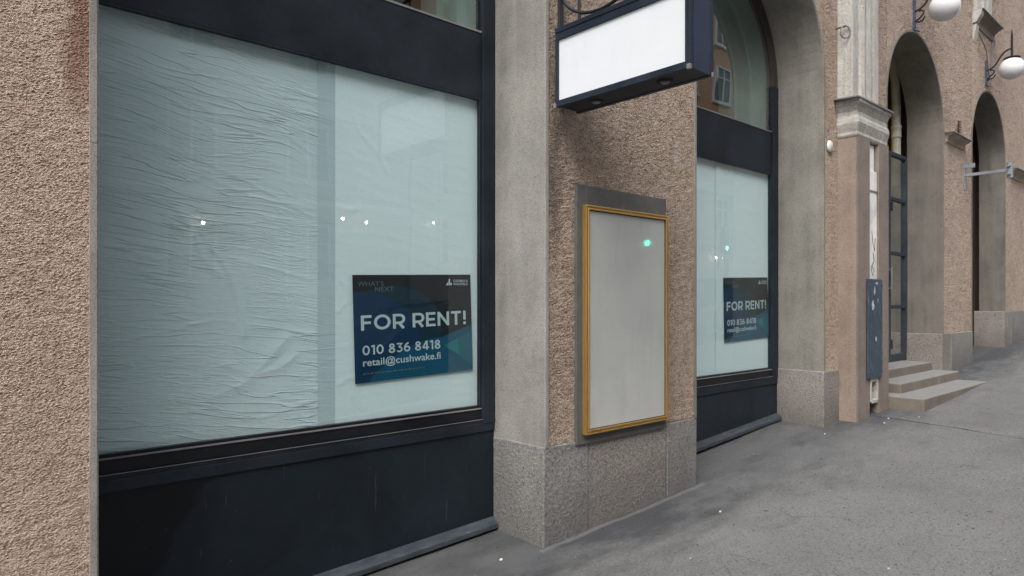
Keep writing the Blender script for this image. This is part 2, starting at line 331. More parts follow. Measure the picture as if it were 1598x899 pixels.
class MB:
    """collects faces in world coordinates"""
    def __init__(s): s.v = []; s.f = []; s.mi = []; s.sm = []
    def add(s, vs_, fs, mi=0, smooth=False):
        k = len(s.v); s.v += [tuple(v) for v in vs_]; s.f += [tuple(i+k for i in f) for f in fs]; s.mi += [mi]*len(fs); s.sm += [smooth]*len(fs); return s
    def box(s, x0, x1, y0, y1, z0, z1, mi=0):
        p = [(x, y, z) for x in (x0, x1) for y in (y0, y1) for z in (z0, z1)]
        return s.add(p, [(0, 1, 3, 2), (4, 6, 7, 5), (0, 4, 5, 1), (2, 3, 7, 6), (0, 2, 6, 4), (1, 5, 7, 3)], mi)
    def grid(s, fn, nu, nv, mi=0, smooth=True):
        vs_ = [fn(i/nu, j/nv) for i in range(nu+1) for j in range(nv+1)]
        return s.add(vs_, [(i*(nv+1)+j, (i+1)*(nv+1)+j, (i+1)*(nv+1)+j+1, i*(nv+1)+j+1) for i in range(nu) for j in range(nv)], mi, smooth)
    def tube(s, pts, r, n=10, mi=0, caps=True):
        pts = [Vector(p) for p in pts]; rs = r if isinstance(r, (list, tuple)) else [r]*len(pts)
        vs_ = []; prev = None
        for i, p in enumerate(pts):
            t = (pts[min(i+1, len(pts)-1)]-pts[max(i-1, 0)]).normalized()
            a = prev if prev is not None else (Vector((0, 0, 1)) if abs(t.z) < .9 else Vector((1, 0, 0)))
            u = (a - t*a.dot(t)).normalized(); prev = u; w_ = t.cross(u)
            vs_ += [p+(u*math.cos(q)+w_*math.sin(q))*rs[i] for q in [2*PI*k/n for k in range(n)]]
        fs = [(i*n+k, i*n+(k+1) % n, (i+1)*n+(k+1) % n, (i+1)*n+k) for i in range(len(pts)-1) for k in range(n)]
        s.add(vs_, fs, mi, True)
        if caps: s.add(vs_[:n], [tuple(range(n))[::-1]], mi); s.add(vs_[-n:], [tuple(range(n))], mi)
        return s
    def lathe(s, prof, c, axis='z', n=32, mi=0, smooth=True):
        vs_ = []
        for r, h in prof:
            for k in range(n):
                a = 2*PI*k/n; u, v = r*math.cos(a), r*math.sin(a)
                vs_.append({'z': (c[0]+u, c[1]+v, c[2]+h), 'y': (c[0]+u, c[1]+h, c[2]+v), 'x': (c[0]+h, c[1]+u, c[2]+v)}[axis])
        fs = [(i*n+k, i*n+(k+1) % n, (i+1)*n+(k+1) % n, (i+1)*n+k) for i in range(len(prof)-1) for k in range(n)]
        return s.add(vs_, fs, mi, smooth)
    def prism_x(s, prof, x0, x1, mi=0):   # profile of (y,z) swept along x, with mitre end caps
        n = len(prof); vs_ = [(x0, y, z) for y, z in prof]+[(x1, y, z) for y, z in prof]
        return s.add(vs_, [(k, (k+1) % n, n+(k+1) % n, n+k) for k in range(n)]+[tuple(range(n)), tuple(range(2*n-1, n-1, -1))], mi)
    def build(s, name, mats, parent=None, bevel=0, seg=2, weld=False):
        me = bpy.data.meshes.new(name); me.from_pydata(s.v, [], s.f)
        for m in (mats if isinstance(mats, (list, tuple)) else [mats]): me.materials.append(m)
        me.polygons.foreach_set('material_index', s.mi); me.polygons.foreach_set('use_smooth', s.sm)
        bm = bmesh.new(); bm.from_mesh(me)
        if weld: bmesh.ops.remove_doubles(bm, verts=bm.verts, dist=1e-5)
        bmesh.ops.recalc_face_normals(bm, faces=bm.faces) if not weld == 'keep' else None
        bm.to_mesh(me); bm.free(); me.update()
        o = link(bpy.data.objects.new(name, me), parent)
        if bevel:
            b = o.modifiers.new('bevel', 'BEVEL'); b.width = bevel; b.segments = seg; b.limit_method = 'ANGLE'; b.angle_limit = R(40); b.harden_normals = False
        return o

GX = [-200, -50, 0, 2.8, 4.39, 6.54, 7.7, 9, 10.2, 11.47, 13.29, 16, 40, 400]
GZ = [-3.2, -2.75, .02, .157, .242, .41, .50, .56, .635, .745, .884, 1.05, 2.3, 2.3]
def gz(x, y=2.85):
    b = float(np.interp(x, GX, GZ)); sm = sum(float(np.interp(x+d, GX, GZ)) for d in (-.6, -.3, .3, .6))
    return (b+sm)/5 - .018*(2.85-min(y, 3.4)) if y > -1.2 else b - .018*4

# ------------------------------------------------------------ setting: pavement, kerb, road, far pavement
def sheet(name, xs, ys, zf, m):
    mb = MB(); nx, ny = len(xs), len(ys)
    mb.add([(x, y, zf(x, y)) for x in xs for y in ys], [(i*ny+j, (i+1)*ny+j, (i+1)*ny+j+1, i*ny+j+1) for i in range(nx-1) for j in range(ny-1)], 0, True)
    return struct(mb.build(name, m, weld='keep'))
xs = [-150, -60, -20, -8, -4, -2]+[i*.04 for i in range(-25, 420)]+[17, 18, 20, 24, 30, 40, 60, 100, 200, 400]
ys = [-1, -.6, -.2, .2]+[.4+i*.05 for i in range(0, 66)]
def pave(x, y):
    z = gz(x, y)
    if -2 < x < 18 and y > .2:
        z += .010*(noise.noise(Vector((x*.9, y*.9, 3)))) + .004*noise.noise(Vector((x*3.1, y*3.1, 8)))
        g = abs(y-(2.42-.0*x)) if False else 0
        # drain groove straight across the pavement from the downpipe
        dx = x-(7.195+.03*y)
        if y < 2.62: z -= .02*math.exp(-(dx/.035)**2)
        if y > 2.62: pass
    return z
sheet('pavement', xs, ys, pave, M['asphalt'])
xr = [-200, -100, -50, -25, -10, 0, 3, 5, 7, 9, 11, 13, 16, 20, 30, 40, 60, 120, 400]
sheet('road', xr, [-11.0, -6, -1.16], lambda x, y: gz(x, -1.3)-.12, M['road'])
k = MB()
for a, b in zip(xr[:-1], xr[1:]):
    p = [(x, y, gz(x, y if y > -1.1 else -1.0)+(0.004 if z else -.25)) for x in (a, b) for y in (-1.16, -.99) for z in (0, 1)]
    k.add(p, [(0, 1, 3, 2), (4, 6, 7, 5), (0, 4, 5, 1), (2, 3, 7, 6), (0, 2, 6, 4), (1, 5, 7, 3)])
struct(k.build('kerb', M['kerbstone']))
sheet('far_pavement', xr, [-13.2, -11.01], lambda x, y: gz(x, -1.3), M['asphalt'])
sheet('ground', [-900, 900], [-900, 900], lambda x, y: -4.0, M['road'])

# ------------------------------------------------------------ the building
bld = thing('building', 'old street building with pinkish brown roughcast wall and tall round arched openings', 'building', (0, D, 0))
TOP = 15.0
# openings: (x0, x1, apex z)
OP = [(.530, 2.805, 4.82), (4.389, 6.536, 4.82), (8.16, 10.08, 4.83), (11.40, 13.20, 4.78), (14.49, 16.2, 4.85), (17.4, 19.1, 4.95), (20.4, 22.1, 5.05)]
def arch(o):
    x0, x1, ap = o; r = (x1-x0)/2; return (x0+x1)/2, r, ap-r
PL = .028       # width of the smooth stone edge band
wall = MB()
def wgrid(x0, x1, zb, zt, s, fine=0, mi=0):
    """zb: function of x or number. Column grid on the facade plane."""
    n = max(1, int(round((x1-x0)/s))); f = zb if callable(zb) else (lambda x: zb)
    zlo = min(f(x0), f(x1), f((x0+x1)/2)); mrows = max(1, int(round((zt-zlo)/s)))
    wall.grid(lambda u, v: (x0+(x1-x0)*u, D, f(x0+(x1-x0)*u)*(1-v)+zt*v), n, mrows, mi, False)
def archz(o):
    c, r, hz = arch(o); ro = r+PL*.7
    return lambda x: hz+math.sqrt(max(0, ro*ro-(x-c)**2))
# piers  (x0,x1,z bottom, cell, material)
e = PL*.7
wgrid(-.35, OP[0][0]-e, .0, 4.6, .004, mi=2)
wgrid(-40, -.35, -3, TOP, 2.0, mi=1)
wgrid(OP[0][1]+e, OP[1][0]-e, .75, 4.4, .0055)
wgrid(OP[1][1]+e, 6.90, .94, 4.4, .0075)
wgrid(6.90, OP[2][0]-e, .5, 4.4, .012, mi=1)
wgrid(OP[2][1]+e, OP[3][0]-e, 1.19, 4.4, .012, mi=1)
wgrid(OP[3][1]+e, OP[4][0]-e, 1.46, 4.4, .016, mi=1)
wgrid(OP[4][1]+e, OP[5][0]-e, 1.5, 4.4, .05, mi=1)
wgrid(OP[5][1]+e, OP[6][0]-e, 1.7, 4.4, .05, mi=1)
wgrid(OP[6][1]+e, 60, 1.0, TOP, 2.0, mi=1)
wgrid(-.35, OP[0][0]-e, 4.6, TOP, .3, mi=1)
# spandrels and the band above
segs = [(OP[0][0]-e, OP[0][1]+e, OP[0], .03, 1), (OP[1][0]-e, OP[1][1]+e, OP[1], .012, 0), (OP[2][0]-e, OP[2][1]+e, OP[2], .014, 1), (OP[3][0]-e, OP[3][1]+e, OP[3], .016, 1),
        (OP[4][0]-e, OP[4][1]+e, OP[4], .03, 1), (OP[5][0]-e, OP[5][1]+e, OP[5], .1, 1), (OP[6][0]-e, OP[6][1]+e, OP[6], .1, 1)]
def opening(o, s, mi):
    """pieces of wall beside the arch legs are handled by piers up to 4.4; here: jamb to springing is open, arc above"""
    f = archz(o); c, r, hz = arch(o)
    x0, x1 = o[0]-e, o[1]+e
    n = max(24, int((x1-x0)/s))
    # cosine spacing so that the arc stays smooth at the springing
    xsamp = [c-(r+e)*math.cos(PI*i/n) for i in range(n+1)]
    zt = 6.6; m = max(6, int((zt-hz)/s))
    vs_ = [(x, D, f(x)*(1-j/m)+zt*j/m) for x in xsamp for j in range(m+1)]
    wall.add(vs_, [(i*(m+1)+j, (i+1)*(m+1)+j, (i+1)*(m+1)+j+1, i*(m+1)+j+1) for i in range(n) for j in range(m)], mi, False)
for a in segs: opening(a[2], a[3], a[4])
for i in range(6):
    wgrid(OP[i][1]+e, OP[i+1][0]-e, 4.4, 6.6, (.012, .012, .014, .016, .05, .05)[i], mi=0 if i == 0 else 1)
wgrid(OP[0][0]-e, OP[6][1]+e, 6.6, TOP, .5, mi=1)
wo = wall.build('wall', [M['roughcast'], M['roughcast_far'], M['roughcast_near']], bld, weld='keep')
# backing mass of the building (keeps the room dark, closes the top)
bk = MB(); bk.box(-40, 60, 2.9, 12, 5.3, TOP); bk.box(-40, .2, 2.9, 12, -3, 5.3); bk.box(22.6, 60, 2.9, 12, 1, 5.3); bk.box(.2, 22.6, 8, 12, -1, 5.3)
bk.box(3.05, 4.13, 2.9, 3.9, 0, 5.3); bk.box(6.8, 7.9, 2.9, 8, 0, 5.3); bk.box(10.62, 11.15, 2.9, 3.9, 0, 5.3); bk.box(12.4, 12.5, 3.9, 8, 0, 5.3); bk.box(13.5, 14.2, 2.9, 8, 0, 5.3); bk.box(16.5, 17.1, 2.9, 8, 0, 5.3); bk.box(19.4, 20.1, 2.9, 8, 0, 5.3)
bk.box(.2, 22.6, 3.6, 8, -1, .0)
bk.build('inner_masonry', M['room'], bld)

def lining(o, zb, yb=3.30, mat=None, n=40, seg=22, extra_mats=None):
    """reveal + front edge band of one opening, one mesh"""
    c, r, hz = arch(o); zb0, zb1 = zb
    pts = [(o[0], zb0+(hz-zb0)*i/seg) for i in range(seg)]+[(c-r*math.cos(PI*i/n), hz+r*math.sin(PI*i/n)) for i in range(n+1)]+[(o[1], hz-(hz-zb1)*(i+1)/seg) for i in range(seg)]
    out = [(o[0]-PL, zb0+(hz-zb0)*i/seg) for i in range(seg)]+[(c-(r+PL)*math.cos(PI*i/n), hz+(r+PL)*math.sin(PI*i/n)) for i in range(n+1)]+[(o[1]+PL, hz-(hz-zb1)*(i+1)/seg) for i in range(seg)]
    yf = D-.016; ch = .006
    rows = []
    for (x, z), (xo, zo) in zip(pts, out):
        dx, dz = (xo-x)/PL, (zo-z)/PL
        wob = .0025*noise.noise(Vector((x*6, z*6, 1)))
        rows.append([(xo, D+.02, zo), (xo+wob, yf, zo), (x+dx*ch, yf, z+dz*ch), (x, yf+ch, z), (x, (yf+yb)/2, z), (x, yb+.02, z)])
    mb = MB(); L = len(rows[0])
    mb.add([p for r_ in rows for p in r_], [(i*L+j, i*L+j+1, (i+1)*L+j+1, (i+1)*L+j) for i in range(len(rows)-1) for j in range(L-1)], 0, False)
    return mb.build('arch_reveal', mat or M['concrete'], bld)
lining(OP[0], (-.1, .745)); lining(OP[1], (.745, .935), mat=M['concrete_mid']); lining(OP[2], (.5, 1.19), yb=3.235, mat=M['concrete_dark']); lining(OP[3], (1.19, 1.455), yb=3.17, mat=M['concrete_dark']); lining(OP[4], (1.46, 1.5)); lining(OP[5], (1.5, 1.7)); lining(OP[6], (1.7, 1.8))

# granite plinth blocks
def block(x0, x1, z1, m, y0=2.843, y1=3.3, dz=.0, bev=.010, zb=-.35):
    mb = MB(); mb.box(x0, x1, y0, y1, min(gz(x0), gz(x1))+zb, z1+dz)
    return mb.build('plinth_block', m, bld, bevel=bev, seg=3)
block(2.797, 3.188, .748, M['granite_grey'], y0=2.838); block(3.194, 4.020, .752, M['granite_red'], y1=3.0, y0=2.846); block(4.026, 4.397, .746, M['granite_grey'], y0=2.841)
block(6.526, 6.872, .940, M['granite_red'], y0=2.83)
block(10.07, 10.42, 1.19, M['granite_tan'], y0=2.84); block(10.425, 11.41, 1.19, M['granite_grey'], y0=2.832)
block(13.19, 13.6, 1.457, M['granite_red'], y0=2.84); block(13.606, 14.5, 1.457, M['granite_grey'], y0=2.838); block(16.19, 17.41, 1.5, M['granite_grey']); block(19.1, 20.4, 1.7, M['granite_grey'])
for a in ((2.82, 4.37, -.1, .744), (10.1, 11.38, .4, 1.18), (13.22, 14.47, .5, 1.45)):
    mm = MB(); mm.box(a[0], a[1], 2.856, 2.95, a[2], a[3]); mm.build('mortar_bed', M['mortar'], bld)

# ------------------------------------------------------------ shop windows (frame > pane, panels as sub-parts)
def shop_window(o, zsill=.95, ztop=2.88, ztr=3.29):
    c, r, hz = arch(o); x0, x1 = o[0], o[1]; yg = 3.312
    f = MB()
    # stiles
    for a, b in ((x0-.02, x0+.066), (x1-.10, x1+.01)): f.box(a, b, 3.285, 3.36, zsill-.11, hz)
    f.box(x0+.066, x1-.10, 3.292, 3.36, .845, .868)             # base rail upper lip
    f.box(x0-.02, x1+.01, 3.288, 3.36, .79, .845)              # base rail
    f.box(x0+.066, x1-.10, 3.302, 3.36, .868, .931, 2)
    f.box(x0+.066, x1-.10, 3.305, 3.36, ztop, ztr, 0)
    # glazing beads
    f.box(x0+.066, x1-.10, 3.303, 3.325, ztop-.014, ztop); f.box(x0+.066, x0+.079, 3.303, 3.325, zsill, ztop-.014); f.box(x1-.113, x1-.10, 3.303, 3.325, zsill, ztop-.014)
    # arched head
    n = 40
    def ring(ri, ro, ya, yb, mi):
        vs_ = []
        for i in range(n+1):
            a = PI*i/n; ca, sa = math.cos(a), math.sin(a)
            for rr, yy in ((ri, ya), (ro, ya), (ro, yb), (ri, yb)): vs_.append((c+rr*ca, yy, hz+rr*sa))
        f.add(vs_, [(i*4+j, i*4+(j+1) % 4, (i+1)*4+(j+1) % 4, (i+1)*4+j) for i in range(n) for j in range(4)], mi)
    ring(r-.085, r+.005, 3.29, 3.36, 1); ring(r-.1, r-.08, 3.30, 3.345, 1)
    fo = f.build('shop_window', [M['navy'], M['rust_paint'], M['black']], bld, bevel=.003)
    s = MB(); s.box(x0+.066, x1-.10, 3.296, 3.325, .931, .937); s.box(x0+.066, x1-.1, 3.288, 3.292, .8655, .868)
    s.build('aluminium_bead', M['silver'], fo)
    t = MB(); t.box(x0+.066, x1-.10, 3.31, 3.34, .936, .952); t.build('glazing_gasket', M['black'], fo)
    p = MB(); p.grid(lambda u, v: (x0+.066+(x1-x0-.166)*u, yg, .95+(ztop-.95)*v), 1, 1, smooth=False); p.build('pane', M['glass'], fo)
    p = MB(); vs_ = [(x0+.066, yg, ztr), (x1-.1, yg, ztr)]+[(c+(r-.085)*math.cos(PI*i/30), yg, hz+(r-.085)*math.sin(PI*i/30)) for i in range(31)]
    p.add(vs_, [tuple(range(len(vs_)))]); p.build('upper_pane', M['glass_hi'], fo)
    b = MB(); b.box(x0+.066, x1-.10, 3.300, 3.318, ztr, ztr+.012); b.build('upper_bead', M['lead'], fo)
    # kick panel follows the pavement; flange at its foot
    k_ = MB(); g0, g1 = gz(x0, 3.3), gz(x1, 3.3)
    za, zb = g0+.035, g1+.02
    k_.add([(x0, 3.300, za), (x1, 3.300, zb), (x1, 3.300, .79), (x0, 3.300, .79), (x0, 3.34, za), (x1, 3.34, zb), (x1, 3.34, .79), (x0, 3.34, .79)],
           [(0, 1, 2, 3), (7, 6, 5, 4), (0, 4, 5, 1), (3, 2, 6, 7), (0, 3, 7, 4), (1, 5, 6, 2)])
    k_.build('kick_panel', M['navy_kick'] if x0 < 2 else M['navy'], fo)
    fl = MB(); N = 24
    def prof(u):
        x = x0+(x1-x0)*u+ (0); z = za*(1-u)+zb*u; w_ = .003*noise.noise(Vector((x*3, 0, 5)))
        return [(x, 3.298, z+.055), (x, 3.262+w_, z+.035), (x, 3.245+w_, z+.022), (x, 3.243+w_, z-.004), (x, 3.252+w_, z-.006), (x, 3.254, z+.014), (x, 3.30, z+.028)]
    P_ = [p for i in range(N+1) for p in prof(i/N)]
    fl.add(P_, [(i*7+j, (i+1)*7+j, (i+1)*7+(j+1) % 7, i*7+(j+1) % 7) for i in range(N) for j in range(7)]+[tuple(range(7)), tuple(N*7+j for j in range(6, -1, -1))])
    fl.build('foot_flashing', M['navy_edge'], fo)
    u = MB(); u.box(x0, x1, 3.33, 3.4, min(g0, g1)-.3, max(za, zb)); u.build('gap_shade', M['black'], fo)  # black filler box standing in for the shade below the kick panel
    # stepped inner lining seen through the upper pane
    l = MB(); cz = hz
    for k2, (ri, ya, yb) in enumerate(((r-.07, 3.37, 3.52), (r-.13, 3.52, 3.66), (r-.19, 3.66, 3.84))):
        ro = r+.06
        vs_ = []; pth = [(x0+(r-ri)*1.0, 2.9)]+[(c-ri*math.cos(PI*i/36), cz+ri*math.sin(PI*i/36)) for i in range(37)]+[(x1-(r-ri), 2.9)]
        pto = [(x0-.06, 2.9)]+[(c-ro*math.cos(PI*i/36), cz+ro*math.sin(PI*i/36)) for i in range(37)]+[(x1+.06, 2.9)]
        for (xa, za_), (xb, zb_) in zip(pth, pto): vs_ += [(xa, ya, za_), (xb, ya, zb_), (xb, yb, zb_), (xa, yb, za_)]
        l.add(vs_, [(i*4+j, i*4+(j+1) % 4, (i+1)*4+(j+1) % 4, (i+1)*4+j) for i in range(len(pth)-1) for j in range(4)])
    l.build('inner_lining', M['lining'], fo)
    return fo

def m_edge():
    t = NT('scuffed_flashing'); n = t.noise(t.map(t.co, (3, 10, 10)), 3, 5, .7); q = t.noise(t.co, 7, 4, .7)
    c = t.mix(t.ramp(n, [(.35, 0), (.7, 1)]), (.028, .037, .047), (.075, .09, .105)); c = t.mix(t.ramp(q, [(.64, 0), (.68, .75)]), c, (.21, .17, .16))
    return t.fin(c, .42, t.bump(n, .002))
M['navy_edge'] = m_edge()
def m_kick():
    t = NT('patched_navy_paint'); x, y, z = t.sep(t.pos)
    B = t.noise(t.co, 2.2, 5, .65, .5); n = t.math('MULTIPLY', t.math('SUBTRACT', t.noise(t.co, 3.5, 4), .5), .22)
    c = t.mix(t.ramp(B, [(.35, 0), (.7, 1)]), (.009, .014, .020), (.0165, .025, .034))
    k = t.math('MULTIPLY', t.ramp(t.math('ADD', t.math('SUBTRACT', 1.28, x), t.math('ADD', n, t.math('MULTIPLY', t.math('SUBTRACT', z, .75), .6))), [(.2, 0), (.23, 1)]), t.math('LESS_THAN', z, .785))
    c = t.mix(t.math('MULTIPLY', k, .8), c, (.004, .005, .006))
    v = t.vor(t.co, 20); q = t.math('MULTIPLY', t.ramp(v, [(.03, 1), (.05, 0)]), t.ramp(t.noise(t.co, 4.5, 2), [(.56, 0), (.6, .6)]))
    c = t.mix(q, c, (.25, .25, .26))
    sc_ = t.noise(t.map(t.co, (14, 14, 1.4), (0, .2, 0)), 3, 3, .6); c = t.mix(t.ramp(sc_, [(.68, 0), (.72, .12)]), c, (.2, .2, .21))
    return t.fin(c, t.math('SUBTRACT', .42, t.math('MULTIPLY', k, .12)), t.bump(B, .004), spec=.25)
M['navy_kick'] = m_kick()
shop_window(OP[0]); shop_window(OP[1])

# ------------------------------------------------------------ paper behind the glass
def folds(x, z, lines):
    h = 0
    for (pts, w_, a) in lines:
        for (ax, az), (bx, bz) in zip(pts[:-1], pts[1:]):
            dx, dz = bx-ax, bz-az; L2 = dx*dx+dz*dz;  t = max(0, min(1, ((x-ax)*dx+(z-az)*dz)/L2))
            px, pz = ax+t*dx, az+t*dz; d = math.hypot(x-px, z-pz)/1.7
            if d < 4*w_:
                sgn = 1 if (x-px)*dz-(z-pz)*dx > 0 else -1
                h = max(h, .5*a*math.exp(-(d/w_)**2)*(1.0 if sgn > 0 else .7))
    return h
def paper(name, x0, x1, z0, z1, y, mat, label, lines=(), s=.01, amp=.002, group=None):
    nx, nz = int((x1-x0)/s), int((z1-z0)/s); mb = MB()
    def fn(u, v):
        x, z = x0+(x1-x0)*u, z0+(z1-z0)*v
        zz = z+.1*x+.10*noise.noise(Vector((x*1.2, z*1.1, 4)))
        a = noise.noise(Vector((x*1.6, 0, zz*14))); rid = 1-min(1, abs(a)*5)
        b = noise.noise(Vector((x*3.0+5, 2, zz*30))); rid2 = 1-min(1, abs(b)*5)
        yy = y - (1 if True else 0)*amp*(rid*1.2+rid2*.5) - amp*1.2*noise.noise(Vector((x*2, 1, z*2))) - folds(x, z, lines)
        return (x, min(max(yy, 3.318), 3.36), z)
    mb.grid(fn, nx, nz); o = mb.build(name, mat, weld='keep'); tag(o, label, 'paper sheet', group); return o
FL = [([(.95, 2.02), (1.02, 1.93), (1.05, 1.82), (1.13, 1.74)], .012, .009), ([(1.10, 1.86), (1.18, 1.74), (1.22, 1.60), (1.25, 1.44)], .011, .009), ([(.90, 1.98), (.97, 1.93), (1.0, 1.90)], .01, .006),
      ([(1.02, 1.98), (1.06, 1.9)], .01, .006), ([(1.1, 1.16), (1.24, 1.21), (1.36, 1.32), (1.45, 1.42)], .02, .010), ([(1.16, 1.3), (1.3, 1.25), (1.42, 1.27), (1.5, 1.33)], .015, .008),
      ([(.7, 2.13), (.9, 2.12), (1.06, 2.2), (1.3, 2.12), (1.6, 2.09)], .006, .004), ([(.62, 1.86), (.85, 1.80), (1.1, 1.84), (1.6, 1.72)], .006, .004), ([(.66, 1.42), (.85, 1.46), (1.1, 1.52), (1.6, 1.44)], .006, .004),
      ([(.8, 2.62), (1.1, 2.5), (1.35, 2.52), (1.6, 2.38)], .006, .004), ([(.7, 2.36), (1.0, 2.28), (1.25, 2.2), (1.6, 2.05)], .006, .0045), ([(1.0, 1.1), (1.3, 1.02), (1.6, 1.08)], .007, .004)]
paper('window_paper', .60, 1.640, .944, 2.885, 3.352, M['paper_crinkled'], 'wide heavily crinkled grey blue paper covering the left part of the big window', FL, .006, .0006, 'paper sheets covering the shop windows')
paper('window_paper', 1.628, 1.742, .944, 2.885, 3.347, M['paper_strip'], 'narrow darker upright paper strip between crinkled sheet and smooth sheet', (), .012, .0006, 'paper sheets covering the shop windows')
paper('window_paper', 1.728, 2.715, .944, 2.885, 3.346, M["paper_plain"], 'smooth pale paper sheet behind the nearer for rent poster',
      [([(1.86, 2.56), (1.95, 2.47), (2.0, 2.45)], .006, .006), ([(1.96, 2.48), (2.03, 2.38), (2.06, 2.33)], .006, .006), ([(1.73, 2.12), (1.83, 2.10), (1.86, 2.12)], .006, .004), ([(1.75, 1.16), (1.80, 1.19), (1.86, 1.2)], .008, .005), ([(1.74, 1.55), (1.79, 1.6)], .006, .005), ([(1.77, 1.72), (1.8, 1.68)], .008, .005)], .01, .0006, 'paper sheets covering the shop windows')
paper('window_paper', 4.46, 5.50, .944, 2.885, 3.350, M['paper_plain'], 'pale paper sheet left of the narrow strip in the farther window', (), .02, .0008, 'paper sheets covering the shop windows')
paper('window_paper', 5.485, 6.455, .944, 2.885, 3.345, M['paper_plain'], 'pale paper sheet behind the farther for rent poster', (), .02, .0008, 'paper sheets covering the shop windows')

paper('window_paper', 5.47, 5.56, .944, 2.885, 3.342, M['paper_plain'], 'narrow upright paper strip over the seam left of the farther poster', (), .02, .0004, 'paper sheets covering the shop windows')
# ------------------------------------------------------------ posters
def flat(name, col, rough=.3): return plain(name, col, rough, var=.04, sc_=4)
PM = dict(base=flat('poster_black', (.010, .014, .018)), navy=flat('poster_navy', (.006, .035, .085)), blue=flat('poster_blue', (.006, .085, .155)), mid=flat('poster_slate', (.010, .030, .048)),
          teal=flat('poster_teal', (.008, .125, .165)), teal2=flat('poster_teal_light', (.014, .19, .215)), white=flat('poster_white', (.60, .64, .67)), faint=flat('poster_faint', (.12, .16, .19)))
def text_mesh(body, x0, z0, w_, h, y, off=0., shear=0.):
    cu = bpy.data.curves.new('t', 'FONT'); cu.body = body; cu.size = 1; cu.offset = off; cu.fill_mode = 'FRONT'; cu.resolution_u = 3
    ob = bpy.data.objects.new('t', cu); C.objects.link(ob); dg = bpy.context.evaluated_depsgraph_get(); dg.update()
    me = bpy.data.meshes.new_from_object(ob.evaluated_get(dg)); bpy.data.objects.remove(ob); bpy.data.curves.remove(cu)
    co = np.array([v.co[:] for v in me.vertices]); a, b = co.min(0), co.max(0)
    vs_ = [(x0+(p[0]-a[0])/(b[0]-a[0])*w_, y, z0+(p[1]-a[1])/(b[1]-a[1])*h) for p in co]
    fs = [tuple(p.vertices) for p in me.polygons]; bpy.data.meshes.remove(me)
    return vs_, fs
def stroke_font(body, x0, z0, w_, h, y, wt=.2, mono=None):
    arc = lambda cx, cy, rx, ry, a, b, n=18: [(cx+rx*math.cos(R(a+(b-a)*i/n)), cy+ry*math.sin(R(a+(b-a)*i/n))) for i in range(n+1)]
    q = wt/2; T, B = 1-q, q
    G = {'F': (.62, [[(q, 0), (q, 1)], [(q, T), (.62, T)], [(q, .5), (.57, .5)]]),
         'O': (1.0, [arc(.5, .5, .5-q, .5-q*.95, 0, 360, 36)]),
         'R': (.74, [[(q, 0), (q, 1)], [(q, T), (.40, T)]+arc(.42, (T+.38)/2, .30-q*.4, (T-.38)/2, 90, -90)+[(q, .38)], [(.36, .40), (.66, 0)]]),
         'E': (.64, [[(q, 0), (q, 1)], [(q, T), (.64, T)], [(q, .5), (.59, .5)], [(q, B), (.64, B)]]),
         'N': (.80, [[(q, 0), (q, 1)], [(q, 1-q*.6), (.80-q, q*.6)], [(.80-q, 0), (.80-q, 1)]]),
         'T': (.70, [[(0, T), (.70, T)], [(.35, 0), (.35, T)]]), '!': (.24, [[(.12, .34), (.12, 1)], [(.12, 0), (.12, .2)]]),
         '0': (.70, [arc(.35, .5, .35-q, .5-q, 0, 360, 32)]), '1': (.36, [[(.26, 0), (.26, 1)], [(.26, .93), (.0, .84)]]),
         '8': (.64, [arc(.32, .27, .32-q, .27-q*.9, 0, 360, 26), arc(.32, .745, .28-q, .245-q*.9, 0, 360, 26)]),
         '3': (.62, [[(.04, T), (.54, T), (.28, .60)]+arc(.29, .315, .33-q, .315-q, 80, -150, 22)]),
         '6': (.66, [arc(.33, .32, .33-q, .32-q, 0, 360, 26), arc(.56, .42, .46, .52, 185, 98, 12)]),
         '4': (.70, [[(.50, 0), (.50, 1)], [(.46, 1-q*.5), (.08, .26+q*.3)], [(.04, .25), (.70, .25)]])}
    vs_, fs = [], []; x = 0; k = 0; adv = []
    for ch in body:
        if ch == ' ': x += .36; continue
        wd, ss = G[ch]
        for s_ in ss:
            k += 1; n = len(s_); base = len(vs_)
            closed = math.hypot(s_[0][0]-s_[-1][0], s_[0][1]-s_[-1][1]) < 1e-4
            for i, p in enumerate(s_):
                a = s_[i-1] if i else (s_[-2] if closed else s_[0]); b = s_[i+1] if i < n-1 else (s_[1] if closed else s_[-1])
                d1 = (p[0]-a[0], p[1]-a[1]); d2 = (b[0]-p[0], b[1]-p[1])
                if math.hypot(*d1) < 1e-6: d1 = d2
                if math.hypot(*d2) < 1e-6: d2 = d1
                l1, l2 = math.hypot(*d1), math.hypot(*d2); t = (d1[0]/l1+d2[0]/l2, d1[1]/l1+d2[1]/l2); lt = math.hypot(*t) or 1; t = (t[0]/lt, t[1]/lt)
                m_ = min(1.8, 1/max(.3, (t[0]*d1[0]+t[1]*d1[1])/l1)); nx_, ny_ = -t[1]*q*m_, t[0]*q*m_
                for sg_ in (1, -1): vs_.append((x+p[0]+nx_*sg_, -(k % 4)*.00012, p[1]+ny_*sg_))
            fs += [(base+2*i, base+2*i+1, base+2*i+3, base+2*i+2) for i in range(n-1)]
        x += wd+.14
    tot = x-.14
    return [(x0+v[0]/tot*w_, y+v[1], z0+v[2]*h) for v in vs_], fs
